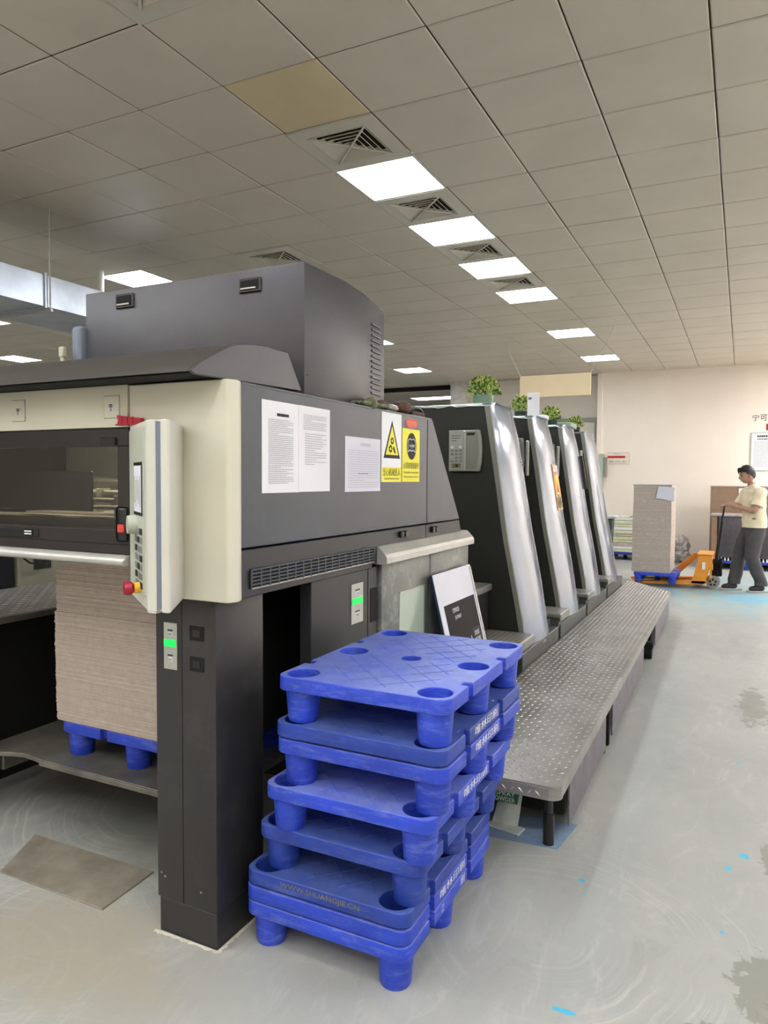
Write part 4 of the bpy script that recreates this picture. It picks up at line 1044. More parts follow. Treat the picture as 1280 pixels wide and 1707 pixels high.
ar = pbox(.055, .50, .06, hh-.165, .004, .005, 'poster', 'black_artwork')
pbox(.52, .535, .02, hh-.01, .004, .009, 'rail', 'board_edge')
pbox(.17, .29, .07, .37, .005, .006, 'poster_panel', 'pictured_box'); pbox(.37, .48, .06, .40, .005, .006, 'poster_panel', 'pictured_box')
for u, v, w_, s in ((.15, .52, .09, 'COMPANION'), (.165, .48, .09, 'JOURNEY'), (.185, .325, .085, 'CONTRAST'), (.185, .29, .09, 'MEASURES'), (.385, .36, .075, 'CONTRAST'), (.385, .325, .08, 'MEASURES')):
    text('lettering', s, 'white_print', ps, w_, .024, o+uy*u+uz*v+nn*.0064, uy, uz)
for u, v in ((.335, .1), (.13, .1)): pbox(u, u+.006, v, v+(.27 if u > .3 else .2), .005, .0058, 'white_print', 'white_line')

# ================================================================ plants and small things on the units
def plant(x, y, z, s, label, tall, potm, leafm, seed, half=.5):
    t = thing('potted_plant', label, 'plant', (x, y, z), 'plants on the printing units'); r = random.Random(seed)
    mk('pot', B().lathe([(0, 0), (.055*s, 0), (.066*s, .01), (.075*s, .085*s), (.07*s, .088*s), (.06*s, .07*s), (0, .07*s)], (x, y, z), 20), potm, t, smooth=40)
    mk('soil', B().lathe([(0, .075*s), (.068*s, .072*s)], (x, y, z), 20), 'unit_dark', t)
    V, F, V2, F2 = [], [], [], []
    for k in range(int(420*half*2)):
        a, el = r.uniform(0, 2*PI), r.uniform(.05, 1.25); R_ = (.35+.65*r.random()**.5)*s*.13
        c = Vector((x+math.cos(a)*math.cos(el)*R_*1.0, y+math.sin(a)*math.cos(el)*R_, z+.075*s+math.sin(el)*R_*tall+.01))
        L, W_ = r.uniform(.018, .034)*s, r.uniform(.008, .014)*s
        d = (c-Vector((x, y, z+.06))).normalized()+Vector((r.uniform(-.6, .6), r.uniform(-.6, .6), r.uniform(-.5, .5))); d.normalize()
        sd = d.cross(Vector((r.uniform(-1, 1), r.uniform(-1, 1), 1))).normalized(); nrm = d.cross(sd)*.004
        vv, ff = (V, F) if r.random() < .62 else (V2, F2); n = len(vv)
        vv += [tuple(c-d*L*.5-Vector((x, y, z))), tuple(c+sd*W_+nrm-Vector((x, y, z))), tuple(c+d*L*.6-nrm-Vector((x, y, z))), tuple(c-sd*W_+nrm-Vector((x, y, z)))]
        ff += [(n, n+1, n+2), (n, n+2, n+3)]
    for vv, ff, m in ((V, F, leafm), (V2, F2, 'leaf_dark')):
        me = bpy.data.meshes.new('foliage'); me.from_pydata(vv, [], ff); o = link_mesh('foliage', me, m, t, 0); o['kind'] = 'stuff'
    b = B()
    for k in range(14):
        a = r.uniform(0, 2*PI); R_ = r.uniform(.03, .09)*s
        b.tube([(x+.02*math.cos(a), y+.02*math.sin(a), z+.07*s), (x+R_*.6*math.cos(a), y+R_*.6*math.sin(a), z+.11*s), (x+R_*math.cos(a), y+R_*math.sin(a), z+(.12+.05*r.random()*tall)*s)], .0018, 4)
    mk('stems', b, 'leaf_dark', t, kind='stuff')
plant(-1.645, 4.87, 1.993, .98, 'bushy green plant in a clear pot on the first printing unit', 1.12, 'pot', 'leaf', 1)
plant(-1.67, 5.92, 1.993, .74, 'small plant in a dark pot on the second unit beside the white card', 1.5, 'pot_dark', 'leaf', 2)
plant(-1.67, 6.98, 1.993, .82, 'variegated plant on the third unit behind the white tray', 1.3, 'pot_dark', 'leaf', 3)
plant(-1.66, 8.03, 1.993, .80, 'plant in a dark pot on the farthest printing unit', 1.2, 'pot_dark', 'leaf', 4)
mk('white_card', B().box(-1.60, -1.50, 5.86, 5.868, 1.995, 2.20, .002), 'paper', loc=(-1.52, 5.864, 2.0), label='white printed card standing beside the second plant', cat='card')
cdp = COL.objects['white_card']; OFF[cdp.name] = Vector((-1.52, 5.864, 2.0))
mk('dark_stamp', B().box(-1.592, -1.565, 5.858, 5.86, 2.145, 2.165), 'groove', cdp)
mk('white_tray', B().box(-1.62, -1.50, 6.10, 6.20, 1.993, 2.04, .01), 'paper', loc=(-1.53, 6.2, 1.993), label='white plastic tray on the rear edge of the second printing unit', cat='tray')
tr = thing('glass_tray', 'flat clear grey box on the third printing unit in front of the plant', 'box', (-1.60, 7.2, 1.993))
mk('tray_shell', B().box(-1.75, -1.5, 7.1, 7.35, 1.993, 2.05, .006), 'pane', tr)
for k in range(3):
    y = UY+k*UP
    b = B(); n = 14; prev = None
    for i in range(n+1):
        u = i/n; x = -2.1+.62*u
        rowv = [b.bm.verts.new((x, y-.012+.5*v+.0, 1.995+.004*noise.noise(Vector((u*7, v*5, k)))+.006+(-.02*(1 if v < .01 else 0)*(1+noise.noise(Vector((u*9, 0, k))))))) for v in (0, .08, .5, 1)]
        if prev:
            for q in range(3): b.bm.faces.new((prev[q], rowv[q], rowv[q+1], prev[q+1]))
        prev = rowv
    mk('dust_sheet', b, 'bag', loc=(-1.8, y+.25, 1.993), smooth=60, label='thin pale plastic sheet lying on top of the %s printing unit' % ('first', 'second', 'third')[k], cat='sheet', group='plastic sheets on the printing units')

# hanging blank board
hb = thing('hanging_board', 'blank cream board hanging from the ceiling on two thin wires', 'sign board', (-2.35, 10.0, 2.64))
yb = 10.0
mk('board', B().box(-2.843, -1.866, yb, yb+.03, 2.632, 2.932, .003), 'board_cream', hb)
mk('wire', B().tube([(-2.84, yb+.015, 2.93), (-3.42, yb+1.2, CZ)], .004, 5), 'frame_white', hb)
mk('wire', B().tube([(-1.87, yb+.015, 2.93), (-1.66, yb+.5, CZ)], .004, 5), 'frame_white', hb)

# ================================================================ duct at upper left
du = thing('air_duct', 'galvanised rectangular air duct under the ceiling at the left edge', 'duct', (-5.35, 3.5, 2.84))
for y0, y1 in ((-1.0, 1.4), (1.403, 4.0), (4.003, 5.5)):
    mk('duct_section', B().box(-5.72, -5.0, y0, y1, 2.84, 3.09, .002), 'sheet_metal', du)
for y in (1.4, 4.0):
    mk('duct_flange', B().box(-5.74, -4.985, y-.012, y+.014, 2.825, 3.105, .002), 'sheet_metal', du)
for y in (4.02, 1.5):
    mk('hanger_rod', B().cyl((-4.97, y, 2.80), (-4.97, y, CZ), .006, n=8), 'rail', du)
    mk('hanger_bar', B().box(-5.76, -4.95, y-.01, y+.01, 2.80, 2.822), 'rail', du)
mk('riser_pipe', B().cyl((-6.0, 5.45, 2.9), (-6.0, 5.45, CZ), .045, n=20), 'frame_white', loc=(-6.0, 5.45, 2.9), smooth=40, label='short white vertical pipe at the end of the air duct', cat='pipe')

# ================================================================ far end: wall notices
Ux = (1, 0, 0); WY = 15.0
n1 = mk('wall_notice', B().box(-2.455, -2.02, WY-.004, WY-.001, 1.77, 2.03), 'notice_cream', loc=(-2.24, WY, 1.77), label='small cream and red notice on the back wall left of the board stack', cat='notice')
mk('notice_edge', B().box(-2.45, -2.025, WY-.005, WY-.004, 2.018, 2.024).box(-2.028, -2.022, WY-.005, WY-.004, 1.78, 2.02), 'bevel', n1)
text('lettering', '温馨提示', 'ink', n1, .15, .028, (-2.33, WY-.0055, 1.985), Ux, Uz)
mk('red_band', B().box(-2.44, -2.10, WY-.0052, WY-.0048, 1.915, 1.965), 'red', n1)
text('lettering', '产品质量第一', 'darkred', n1, .36, .042, (-2.42, WY-.006, 1.919), Ux, Uz)
text('lettering', '重要工作的一部分', 'ink_dark', n1, .34, .032, (-2.41, WY-.0055, 1.835), Ux, Uz)
prints('small_print', 'ink', n1, (-2.43, WY-.0055, 1.785), Ux, Uz, .38, .04, 2, 31, 1, .4)
nb = thing('notice_board', 'large framed white notice board cut by the right picture edge behind the person', 'notice board', (.5, WY, 1.68))
mk('board_sheet', B().box(.125, .95, WY-.012, WY-.001, 1.675, 2.36), 'paper', nb)
b = B().box(.115, .13, WY-.016, WY-.001, 1.665, 2.37).box(.945, .96, WY-.016, WY-.001, 1.665, 2.37).box(.13, .945, WY-.016, WY-.001, 2.357, 2.37).box(.13, .945, WY-.016, WY-.001, 1.665, 1.678)
mk('board_frame', b, 'ink', nb)
prints('heading', 'ink_dark', nb, (.22, WY-.013, 2.28), Ux, Uz, .6, .05, 1, 41, 1, .7, word=(.04, .05))
prints('subheading', 'ink_dark', nb, (.22, WY-.013, 2.235), Ux, Uz, .6, .03, 1, 42, 1, .6)
prints('printed_text', 'ink', nb, (.17, WY-.013, 1.74), Ux, Uz, .73, .48, 22, 43, .8, .45, word=(.02, .06))
sl = thing('wall_slogan', 'black slogan characters on the back wall above the notice board', 'lettering', (.4, WY, 2.58))
for s, x, w_ in (('宁', .13, .115), ('可', .26, .115)):
    text('character', s, 'ink_dark', sl, w_, .115, (x, WY-.003, 2.585), Ux, Uz)
rb_ = mk('red_emblem', B().box(.36, .52, WY-.004, WY-.001, 2.41, 2.53, .0015), 'darkred', loc=(.44, WY, 2.41), label='dark red square plaque under the slogan at the right picture edge', cat='plaque')

# ---------------------------------------------------------------- stack on the pallet truck
tp = pallet(-1.345, 10.62, .055, 0, 'blue3', 'blue plastic pallet carried on the orange pallet truck', ridges=False)
stk = thing('board_stack', 'tall stack of pale grey boards on the pallet truck', 'paper stack', (-1.1, 11.1, .2))
b1, b2 = B(), B(); z = .2015; rnd = random.Random(9)
while z < 1.415:
    h_ = rnd.uniform(.007, .014); u = (z-.2)/1.21; lean = .02*u+.008*math.sin(u*9)
    (b1 if rnd.random() < .6 else b2).box(-1.375+lean*.3+rnd.uniform(-.0015, .0015), -.865+lean*-.2+rnd.uniform(-.0015, .0015), 10.66+rnd.uniform(-.0012, .0012), 11.38, z, z+h_-.0003); z += h_
mk('board_layers', b1, 'board', stk, kind='stuff'); mk('board_layers', b2, 'board2', stk, kind='stuff')
mk('top_sheet', B().box(-1.38, -.86, 10.65, 11.39, 1.418, 1.426, .002), 'ink', stk)
mk('job_sheet', B().prism([(-1.07, 1.24), (-.84, 1.20), (-.825, 1.39), (-1.04, 1.405)], 'y', 10.640, 10.643), 'paper_blue', loc=(-.95, 10.64, 1.25), label='tilted white job sheet taped to the upper corner of the pale board stack', cat='paper')

# ---------------------------------------------------------------- pallet truck
jt = thing('pallet_truck', 'orange hand pallet truck pulled by the person', 'pallet truck', (-.5, 10.95, 0))
for y0 in (10.74, 11.20):
    mk('fork', B().prism([(-1.46, .045), (-1.43, .02), (-.62, .05), (-.44, .07), (-.40, .115), (-1.40, .052)], 'y', y0, y0+.15, .003), 'orange', jt)
    mk('gusset', B().prism([(-.585, .08), (-.42, .08), (-.345, .46), (-.345, .475), (-.50, .475), (-.515, .44)], 'y', y0+.0, y0+.028, .004), 'orange', jt, smooth=30)
mk('gusset', B().prism([(-.95, .12), (-.80, .12), (-.50, .44), (-.60, .44)], 'y', 11.30, 11.33, .003), 'orange', jt)
mk('cross_plate', B().box(-.53, -.33, 10.74, 11.35, .46, .478, .004).box(-.60, -.40, 10.74, 11.35, .07, .11, .004).box(-.37, -.345, 10.76, 11.33, .15, .46, .003), 'orange', jt)
mk('white_label', B().box(-.465, -.425, 10.735, 10.741, .27, .37, .002), 'white_print', jt)
mk('pump', B().cyl((-.28, 10.98, .18), (-.28, 10.98, .36), .055).box(-.36, -.22, 10.9, 11.06, .17, .24, .01).cyl((-.24, 10.93, .2), (-.24, 10.93, .42), .02), 'matblack', jt, smooth=40)
for y0 in (10.86, 11.02):
    wh = mk('steer_wheel', B().cyl((-.33, y0, .088), (-.33, y0+.05, .088), .088, n=28).cyl((-.33, y0-.002, .088), (-.33, y0+.052, .088), .066, n=24), 'tyre', jt, smooth=40)
    mk('wheel_hub', B().cyl((-.33, y0-.006, .088), (-.33, y0+.056, .088), .058, n=24), 'bevel', wh, smooth=40)
    for k in range(5):
        a = 2*PI*k/5+.3; c = (-.33+.038*math.cos(a), .088+.038*math.sin(a))
        mk('wheel_hole', B().cyl((c[0], y0-.0075, c[1]), (c[0], y0-.005, c[1]), .014, n=10), 'matblack', wh)
    mk('hub_cap', B().cyl((-.33, y0-.012, .088), (-.33, y0+.06, .088), .016, n=14), 'steel', wh)
for y0 in (10.80, 11.26):
    mk('load_roller', B().cyl((-1.32, y0-.02, .03), (-1.32, y0+.06, .03), .03, n=16), 'tyre', jt, smooth=40)
HB, HT = Vector((-.30, 10.98, .36)), Vector((-.222, 10.93, 1.06))
mk('tiller_shaft', B().tube([HB, HB+(HT-HB)*.5, HT-(HT-HB)*.18], [.026, .022, .02], 12), 'black', jt, smooth=40)
g0 = HT-(HT-HB)*.2; b = B()
for s in (-1, 1): b.tube([g0, g0+Vector((.005, s*.05, .07)), Vector((-.215, 10.93+s*.075, 1.10)), Vector((-.215, 10.93+s*.07, 1.125))], .013, 10)
b.tube([(-.215, 10.855, 1.125), (-.215, 11.005, 1.125)], .015, 10)
mk('tiller_grip', b, 'black', jt, smooth=40)
mk('yoke', B().box(-.34, -.25, 10.91, 11.05, .33, .40, .012), 'matblack', jt)

# ---------------------------------------------------------------- goods behind the person
bp1 = pallet(-.42, 13.32, 0, 0, 'blue2', 'dark blue pallet under the wrapped dark bales behind the person', ridges=False)
bp2 = pallet(.17, 13.32, 0, 0, 'blue2', 'blue pallet at the right picture edge behind the person legs', ridges=False)
bl = thing('wrapped_bale', 'dark grey wrapped bale with a pale top in front of the brown carton', 'bale', (-.05, 13.6, .15))
mk('bale_body', B().box(-.345, .19, 13.34, 13.9, .20, .885, .02, 2), 'bale', bl, smooth=40)
mk('pale_top', B().box(-.47, .20, 13.33, 13.92, .885, .925, .012, 2), 'film', bl, smooth=40)
mk('kraft_side', B().box(-.45, -.36, 13.36, 13.9, .20, .885, .006), 'kraft', bl)
mk('wrapped_bale', B().box(.22, .85, 13.34, 13.9, .20, .80, .02, 2), 'bale', loc=(.5, 13.6, .2), smooth=40, label='dark grey wrapped bale at the right picture edge', cat='bale')
b = B()
for k in range(24):
    x = -.40+k*.052; b.prism([(x, .147), (x+.03, .147), (x+.018, .20), (x+.008, .20)], 'y', 13.33, 13.86)
mk('pallet_spacer', b, 'paper', loc=(.1, 13.33, .147), label='row of white toothed spacers between the dark blue pallets and the bales', cat='spacer')
ct = thing('brown_carton', 'tall brown carton of boards standing behind the wrapped bales', 'carton', (-.1, 14.3, 0))
b = B(); z = .9
mk('carton_body', B().box(-.50, .45, 14.0, 14.6, 0, 1.385, .006), 'kraft', ct)
for k in range(6): mk('board_band', B().box(-.503, .453, 13.997, 14.0, .9+k*.08, .905+k*.08), 'bevel', ct)
mk('lid_edge', B().box(-.505, .455, 13.99, 14.6, 1.375, 1.395, .003), 'board', ct)
mk('label_sheet', B().box(-.055, .12, 13.985, 13.99, 1.20, 1.355, .001), 'paper', loc=(.03, 13.99, 1.2), label='white label sheet on the brown carton left of the person head', cat='paper')
# low pallet and crumpled film near the wall
pallet(-.62, 14.15, 0, 0, 'blue2', 'blue pallet lying behind the pallet truck by the brown carton', ridges=False)
fl = thing('crumpled_wrap', 'crumpled clear plastic wrap heap right of the pale board stack', 'plastic wrap', (-1.0, 14.0, 0))
b = B()
for c, r in (((-1.2, 14.0, .36), (.16, .16, .17)), ((-.98, 14.1, .3), (.16, .15, .2)), ((-1.25, 14.1, .16), (.2, .2, .17)), ((-1.0, 14.1, .12), (.2, .18, .13))):
    b.ball(c, r, 3, lambda v, c=c: 1+.28*noise.noise(v*3.1+Vector(c))+.12*noise.noise(v*9))
mk('wrap_body', b, 'film', fl, smooth=20)
# stack of cut sheets and bin left
pallet(-2.25, 13.9, 0, 0, 'blue2', 'dark blue pallet under the pale paper reams behind the printing units', ridges=False)
sp = thing('paper_reams', 'stack of pale green and white paper reams behind the last printing unit', 'paper stack', (-1.95, 14.2, .15))
MT['ream_green'] = mat('pale_green_paper', '#d9dcb8', .8, 0, .06, 20)
rnd = random.Random(4)
z = .147
for k, h_ in enumerate((.06, .05, .07, .05, .06, .05, .07, .06, .05, .07, .06)):
    x = rnd.uniform(-.02, .02)
    mk('ream', B().box(-2.24+x, -1.70+x, 13.92, 14.5, z, z+h_-.006, .005), ('ream_green', 'paper', 'board2')[k % 3 if k % 4 else 0], sp); z += h_
mk('loose_sheet', B().prism([(-2.2, .80), (-1.9, .805), (-1.72, .86), (-1.70, .85), (-1.88, .795), (-2.2, .79)], 'y', 13.95, 14.4), 'ream_green', sp)
gb = thing('waste_bin', 'dark green bin with a pale bag rim beside the last printing unit', 'bin', (-2.15, 12.9, 0))
mk('bin_body', B().prism([(-2.25, 0), (-2.02, 0), (-1.98, .82), (-2.29, .82)], 'y', 12.8, 13.05, .01), 'bin_green', gb)
mk('bag_rim', B().prism([(-2.31, .815), (-1.95, .82), (-1.90, .85), (-1.95, .875), (-2.31, .88)], 'y', 12.77, 13.08, .01), 'bag', gb)
fr = thing('folder_rack', 'narrow grey rack of folders on the wall beyond the last unit cover', 'rack', (-2.5, 14.6, 1.2))
mk('rack_body', B().box(-2.58, -2.50, 14.8, 14.99, 1.3, 2.0, .006), 'pane', fr)
mk('folder', B().box(-2.50, -2.44, 14.82, 14.99, 1.55, 1.93, .004), 'bevel', fr)

# ================================================================ the person
def skin_obj(name, pts, edges, m, parent, sub=2, root=0, smooth=80):
    me = bpy.data.meshes.new(name); me.from_pydata([p[0] for p in pts], edges, [])
    ob = bpy.data.objects.new(name, me); COL.objects.link(ob)
    md = ob.modifiers.new('s', 'SKIN'); md.use_smooth_shade = True
    for i, p in enumerate(pts):
        r = p[1]; r = r if isinstance(r, (tuple, list)) else (r, r)
        me.skin_vertices[0].data[i].radius = r; me.skin_vertices[0].data[i].use_root = (i == root)
    sb = ob.modifiers.new('d', 'SUBSURF'); sb.levels = sub; sb.render_levels = sub
    m2 = bpy.data.meshes.new_from_object(ob.evaluated_get(bpy.context.evaluated_depsgraph_get()))
    bpy.data.objects.remove(ob); return m2
def finish(name, meshes, m, parent, smooth=True):
    bm = bmesh.new()
    for q in meshes: bm.from_mesh(q)
    me = bpy.data.meshes.new(name); bm.to_mesh(me); bm.free(); me.shade_smooth(); me.materials.append(MT[m])
    o = bpy.data.objects.new(name, me); COL.objects.link(o); o.parent = parent; OFF[o.name] = Vector((0, 0, 0)); return o
def chain(n0, n): return [(n0+i, n0+i+1) for i in range(n-1)]
PA = math.radians(203)
pr_ = thing('person', 'person in a cream T-shirt and dark grey trousers pulling the orange pallet truck', 'person', (.13, 10.86, 0))
pr_.rotation_euler[2] = PA
# local frame: +x forward (towards the truck), +y the person's left (nearer the camera), z up
Minv = (Matrix.Translation((.13, 10.86, 0)) @ Matrix.Rotation(PA, 4, 'Z')).inverted()
gripL = Minv @ Vector((-.212, 10.885, 1.14)); gripR = Minv @ Vector((-.212, 10.985, 1.14))
shL, shR = Vector((-.03, .185, 1.355)), Vector((-.01, -.185, 1.36))
elL, elR = Vector((.07, .235, 1.085)), Vector((.11, -.22, 1.10))
wrL, wrR = gripL+Vector((-.085, .01, .012)), gripR+Vector((-.085, -.01, .015))
hipL, hipR = Vector((-.02, .09, .88)), Vector((-.02, -.09, .88))
knL, knR = Vector((.035, .10, .47)), Vector((.11, -.10, .48))
anL, anR = Vector((-.10, .10, .085)), Vector((.17, -.10, .085))
P = [(Vector((-.02, 0, .92)), (.15, .12)), (Vector((-.015, 0, 1.08)), (.14, .11)), (Vector((-.015, 0, 1.26)), (.13, .10)), (Vector((-.01, 0, 1.36)), (.075, .07)), (Vector((.02, 0, 1.43)), .052), (Vector((.045, 0, 1.48)), .05),
     (shL+Vector((0, -.02, -.02)), .045), (elL, .042), (wrL, .027), (shR+Vector((0, .02, -.02)), .045), (elR, .042), (wrR, .027),
     (hipL, .085), (knL, .058), (anL, .040), (hipR, .085), (knR, .058), (anR, .040)]
E_ = [(0, 1), (1, 2), (2, 3), (3, 4), (4, 5), (3, 6), (6, 7), (7, 8), (3, 9), (9, 10), (10, 11), (0, 12), (12, 13), (13, 14), (0, 15), (15, 16), (16, 17)]
parts = [skin_obj('b', P, E_, 'skin', None)]
# hands: palm plus five fingers curled over the grip
for grip, wr, s in ((gripL, wrL, 1), (gripR, wrR, -1)):
    palm = grip+Vector((-.01, 0, .014))
    parts.append(skin_obj('h', [(wr, .026), ((wr+palm)/2, (.036, .022)), (palm, (.04, .019))], [(0, 1), (1, 2)], 'skin', None))
    for k in range(4):
        yy = (-.03+k*.02); l = (.92, 1, .96, .8)[k if s > 0 else 3-k]
        f0 = palm+Vector((.012, yy, .004)); f1 = f0+Vector((.03*l, 0, -.002)); f2 = f1+Vector((.012, 0, -.022*l)); f3 = f2+Vector((-.014, 0, -.018*l))
        parts.append(skin_obj('f', [(f0, .0095), (f1, .009), (f2, .0085), (f3, .0075)], chain(0, 4), 'skin', None, 1))
    t0 = wr+Vector((.03, -s*.024, -.008)); parts.append(skin_obj('t', [(t0, .012), (t0+Vector((.028, -s*.012, -.016)), .0105), (t0+Vector((.052, s*.002, -.024)), .0085)], chain(0, 3), 'skin', None, 1))
# head: sculpted ellipsoid, tilted down towards the truck
hb_ = B(); HC = Vector((.085, 0, 1.565)); tilt = Matrix.Rotation(math.radians(14), 4, 'Y')
def headf(v):
    x, y, z = v
    px, py, pz = x*.095, y*.074, z*.112
    if x > 0:
        px *= 1-.12*max(0, z)                      # forehead
        if z < -.1: px += .006*(-z); py *= 1-.28*(-z)**1.2
        # nose
        g = math.exp(-((y/.16)**2+((z+.16)/.2)**2)); px += .026*g
        g = math.exp(-((y/.32)**2+((z+.52)/.09)**2)); px += .007*g      # lips
        g = math.exp(-((y/.25)**2+((z+.82)/.14)**2)); px += .010*g      # chin
        for s in (-1, 1):
            g = math.exp(-(((y-s*.38)/.16)**2+((z-.03)/.1)**2)); px -= .009*g   # eye sockets
            g = math.exp(-(((y-s*.4)/.22)**2+((z-.2)/.07)**2)); px += .004*g    # brows
    else:
        if z < -.3: px *= 1-.35*(-z-.3)
    return Vector((px, py, pz))
vs = bmesh.ops.create_uvsphere(hb_.bm, u_segments=40, v_segments=30, radius=1)['verts']
for v in vs: v.co = HC+tilt @ headf(v.co)
hm = bpy.data.meshes.new('h'); hb_.bm.to_mesh(hm); parts.append(hm)
ears = B()
for s in (-1, 1): ears.ball(HC+tilt @ Vector((-.006, s*.076, -.006)), (.019, .008, .032), 2)
em = bpy.data.meshes.new('e'); ears.bm.to_mesh(em); parts.append(em)
body = finish('body', parts, 'skin', pr_)
b = B()
for s in (-1, 1): b.ball(HC+tilt @ Vector((.083, s*.029, .004)), (.008, .012, .007), 2)
mk('eyes', b, 'ink_dark', pr_, local=True, smooth=60)
b = B().tube([HC+tilt @ Vector((.092, -.022, -.058)), HC+tilt @ Vector((.099, 0, -.060)), HC+tilt @ Vector((.092, .022, -.058))], [.003, .0045, .003], 6)
mk('mouth', b, 'kraft', pr_, local=True)
b = B()
for s in (-1, 1): b.tube([HC+tilt @ Vector((.088, s*.014, .025)), HC+tilt @ Vector((.088, s*.032, .03)), HC+tilt @ Vector((.078, s*.046, .024))], .0035, 6)
mk('eyebrows', b, 'hair', pr_, local=True)
# hair: a cap over the skull with an uneven fringe
b = B(); vs = bmesh.ops.create_uvsphere(b.bm, u_segments=44, v_segments=32, radius=1)['verts']
dead = []
for v in vs:
    x, y, z = v.co; lim = .42 if x > .62 else (.42-(.62-x)*.95 if x > .1 else (-.12 if x > -.12 else -.12-(-.12-x)*.75))
    lim += .1*noise.noise(Vector((x*5, y*5, z*2)))
    if z < lim: dead.append(v)
    v.co = HC+tilt @ (headf(v.co)*(1.15+.06*noise.noise(v.co*5)+.05*noise.noise(v.co*13))+Vector((0, 0, .008)))
bmesh.ops.delete(b.bm, geom=dead, context='VERTS')
bmesh.ops.solidify(b.bm, geom=b.bm.faces[:], thickness=.012)
r = random.Random(2)
for k in range(140):
    a = r.uniform(-1.5, 1.5); q = HC+tilt @ Vector((.088*math.cos(a), .08*math.sin(a), .072+r.uniform(-.01, .03)))
    b.tube([q-Vector((.012, 0, -.012)), q+Vector((.006*math.cos(a), .006*math.sin(a), .002)), q+Vector((.009*math.cos(a), .009*math.sin(a)+r.uniform(-.006, .006), -.016-r.random()*.012))], [.008, .006, .002], 4)
mk('hair', b, 'hair', pr_, local=True, smooth=60)
# T-shirt and trousers as closed lofts following the body
def loft(b, rings, n=28, wob=.0, seed=0):
    rows = []
    for c, rx, ry, axd in rings:
        c = Vector(c); q = Vector(axd).normalized().to_track_quat('Z', 'X').to_matrix() if axd else Matrix.Identity(3)
        row = []
        for k in range(n):
            a = 2*PI*k/n; p = c+q @ Vector((math.cos(a)*rx, math.sin(a)*ry, 0)); o_ = p-c
            p = c+o_*(1+wob*noise.noise(Vector((p.x*9+seed, p.y*9, p.z*14))))
            row.append(b.bm.verts.new(p))
        rows.append(row)
    for u, v in zip(rows, rows[1:]):
        for k in range(n): b.bm.faces.new((u[k], u[(k+1) % n], v[(k+1) % n], v[k]))
    b.bm.faces.new(rows[0][::-1]); b.bm.faces.new(rows[-1]); return b
def interp(pts, m_=5):
    out = []
    for p, q in zip(pts, pts[1:]):
        for i in range(m_):
            t_ = i/m_; t2 = t_*t_*(3-2*t_)
            out.append((Vector(p[0]).lerp(Vector(q[0]), t_), p[1]+(q[1]-p[1])*t2, p[2]+(q[2]-p[2])*t2, None))
    out.append((Vector(pts[-1][0]), pts[-1][1], pts[-1][2], None)); return out
b = B()
loft(b, interp([((-.03, 0, .865), .145, .178), ((-.03, 0, .95), .150, .18), ((-.025, 0, 1.08), .138, .172), ((-.02, 0, 1.22), .135, .182), ((-.018, 0, 1.33), .118, .192), ((-.012, 0, 1.385), .094, .172), ((.0, 0, 1.42), .070, .10), ((.008, 0, 1.437), .055, .066)], 6), 40, .07)
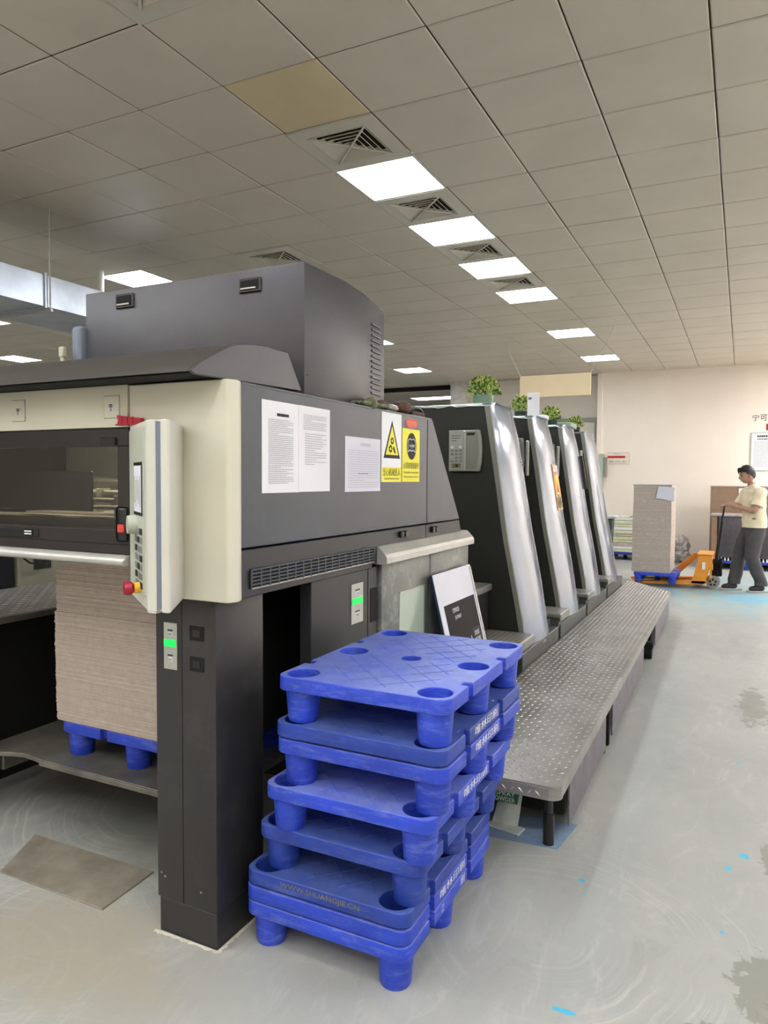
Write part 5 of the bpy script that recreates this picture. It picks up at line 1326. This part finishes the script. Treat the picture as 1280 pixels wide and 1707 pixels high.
for sh, el in ((shL, elL), (shR, elR)):
    sg = 1 if sh.y > 0 else -1; d = (el-sh).normalized(); end = sh+(el-sh)*.74
    path = [(Vector((-.012, sg*.05, 1.335)), .088, .062), (Vector((-.015, sg*.115, 1.338)), .084, .060), (sh+Vector((0, -sg*.012, -.012)), .078, .062), (sh+d*.045+Vector((0, sg*.006, 0)), .073, .064), (sh.lerp(end, .55), .071, .067), (end, .079, .074)]
    rr = []
    for i in range(len(path)-1):
        for q in range(4):
            t_ = q/4; p_, n_ = path[i], path[i+1]; rr.append((p_[0].lerp(n_[0], t_), p_[1]+(n_[1]-p_[1])*t_, p_[2]+(n_[2]-p_[2])*t_))
    rr.append(path[-1]); rings_ = []
    for i, (c, r1_, r2_) in enumerate(rr):
        ax = (rr[min(i+2, len(rr)-1)][0]-rr[max(i-2, 0)][0])
        rings_.append((c, r2_, r1_, ax))
    # keep ring orientation steady: build each ring from the arm axis and the front direction
    rows = []
    for c, ra, rb2, ax in rings_:
        ax = ax.normalized(); fx = Vector((1, 0, 0)); fx = (fx-ax*fx.dot(ax)).normalized(); gx = ax.cross(fx)
        rows.append([b.bm.verts.new(c+(fx*math.cos(2*PI*k/24)*rb2+gx*math.sin(2*PI*k/24)*ra)*(1+.07*noise.noise(Vector((c.x*12+k*.4, c.y*12, c.z*20))))) for k in range(24)])
    for u, v in zip(rows, rows[1:]):
        for k in range(24): b.bm.faces.new((u[k], u[(k+1) % 24], v[(k+1) % 24], v[k]))
    b.bm.faces.new(rows[0][::-1]); b.bm.faces.new(rows[-1])
mk('t_shirt', b, 'shirt', pr_, local=True, smooth=60)
b = B(); pts = [(.010+.056*math.cos(a), .062*math.sin(a), 1.437-.012*math.cos(a)) for a in [2*PI*k/20 for k in range(21)]]
b.tube(pts, .007, 6); mk('collar', b, 'shirt', pr_, local=True, smooth=60)
mk('shirt_print', B().ball((.05, .165, .99), (.03, .02, .012), 2), 'yellow_print', pr_, local=True)
b = B()
loft(b, interp([((-.025, 0, .72), .125, .165), ((-.025, 0, .80), .135, .172), ((-.025, 0, .90), .132, .166), ((-.025, 0, .96), .125, .158)], 4), 36, .05)
for hip, kn, an in ((hipL, knL, anL), (hipR, knR, anR)):
    loft(b, interp([(hip+Vector((0, 0, -.03)), .112, .092), (hip.lerp(kn, .5), .108, .092), (kn, .094, .084), (kn.lerp(an, .55), .088, .078), (an+Vector((.0, 0, .06)), .082, .072), (an+Vector((.004, 0, .005)), .08, .07)], 6), 28, .12, 5)
mk('trousers', b, 'trouser', pr_, local=True, smooth=60)
for an, yaw, lift in ((anL, .05, 0), (anR, -.05, 0)):
    z0 = .03
    c = Vector((an.x, an.y, 0)); R = Matrix.Translation(c) @ Matrix.Rotation(yaw, 4, 'Z')
    up_ = skin_obj('s', [(Vector((-.05, 0, .06)), (.055, .05)), (Vector((.0, 0, .07)), (.055, .056)), (Vector((.09, 0, .055)), (.056, .044)), (Vector((.17, 0, .042)), (.048, .034)), (Vector((0, 0, .10)), .048)], [(0, 1), (1, 2), (2, 3), (1, 4)], 'shoe', None)
    up_.transform(R); so = finish('shoe', [up_], 'shoe', pr_)
    out = [(-.095, -.03), (-.08, -.042), (0, -.044), (.10, -.05), (.16, -.04), (.19, -.015), (.19, .015), (.16, .04), (.10, .05), (0, .044), (-.08, .042), (-.095, .03)]
    sb_ = B().prism(out, 'z', .001, .026, .004, 2); sb_.xf(R); mk('sole', sb_, 'sole', so, local=True, smooth=40)
# end of scene
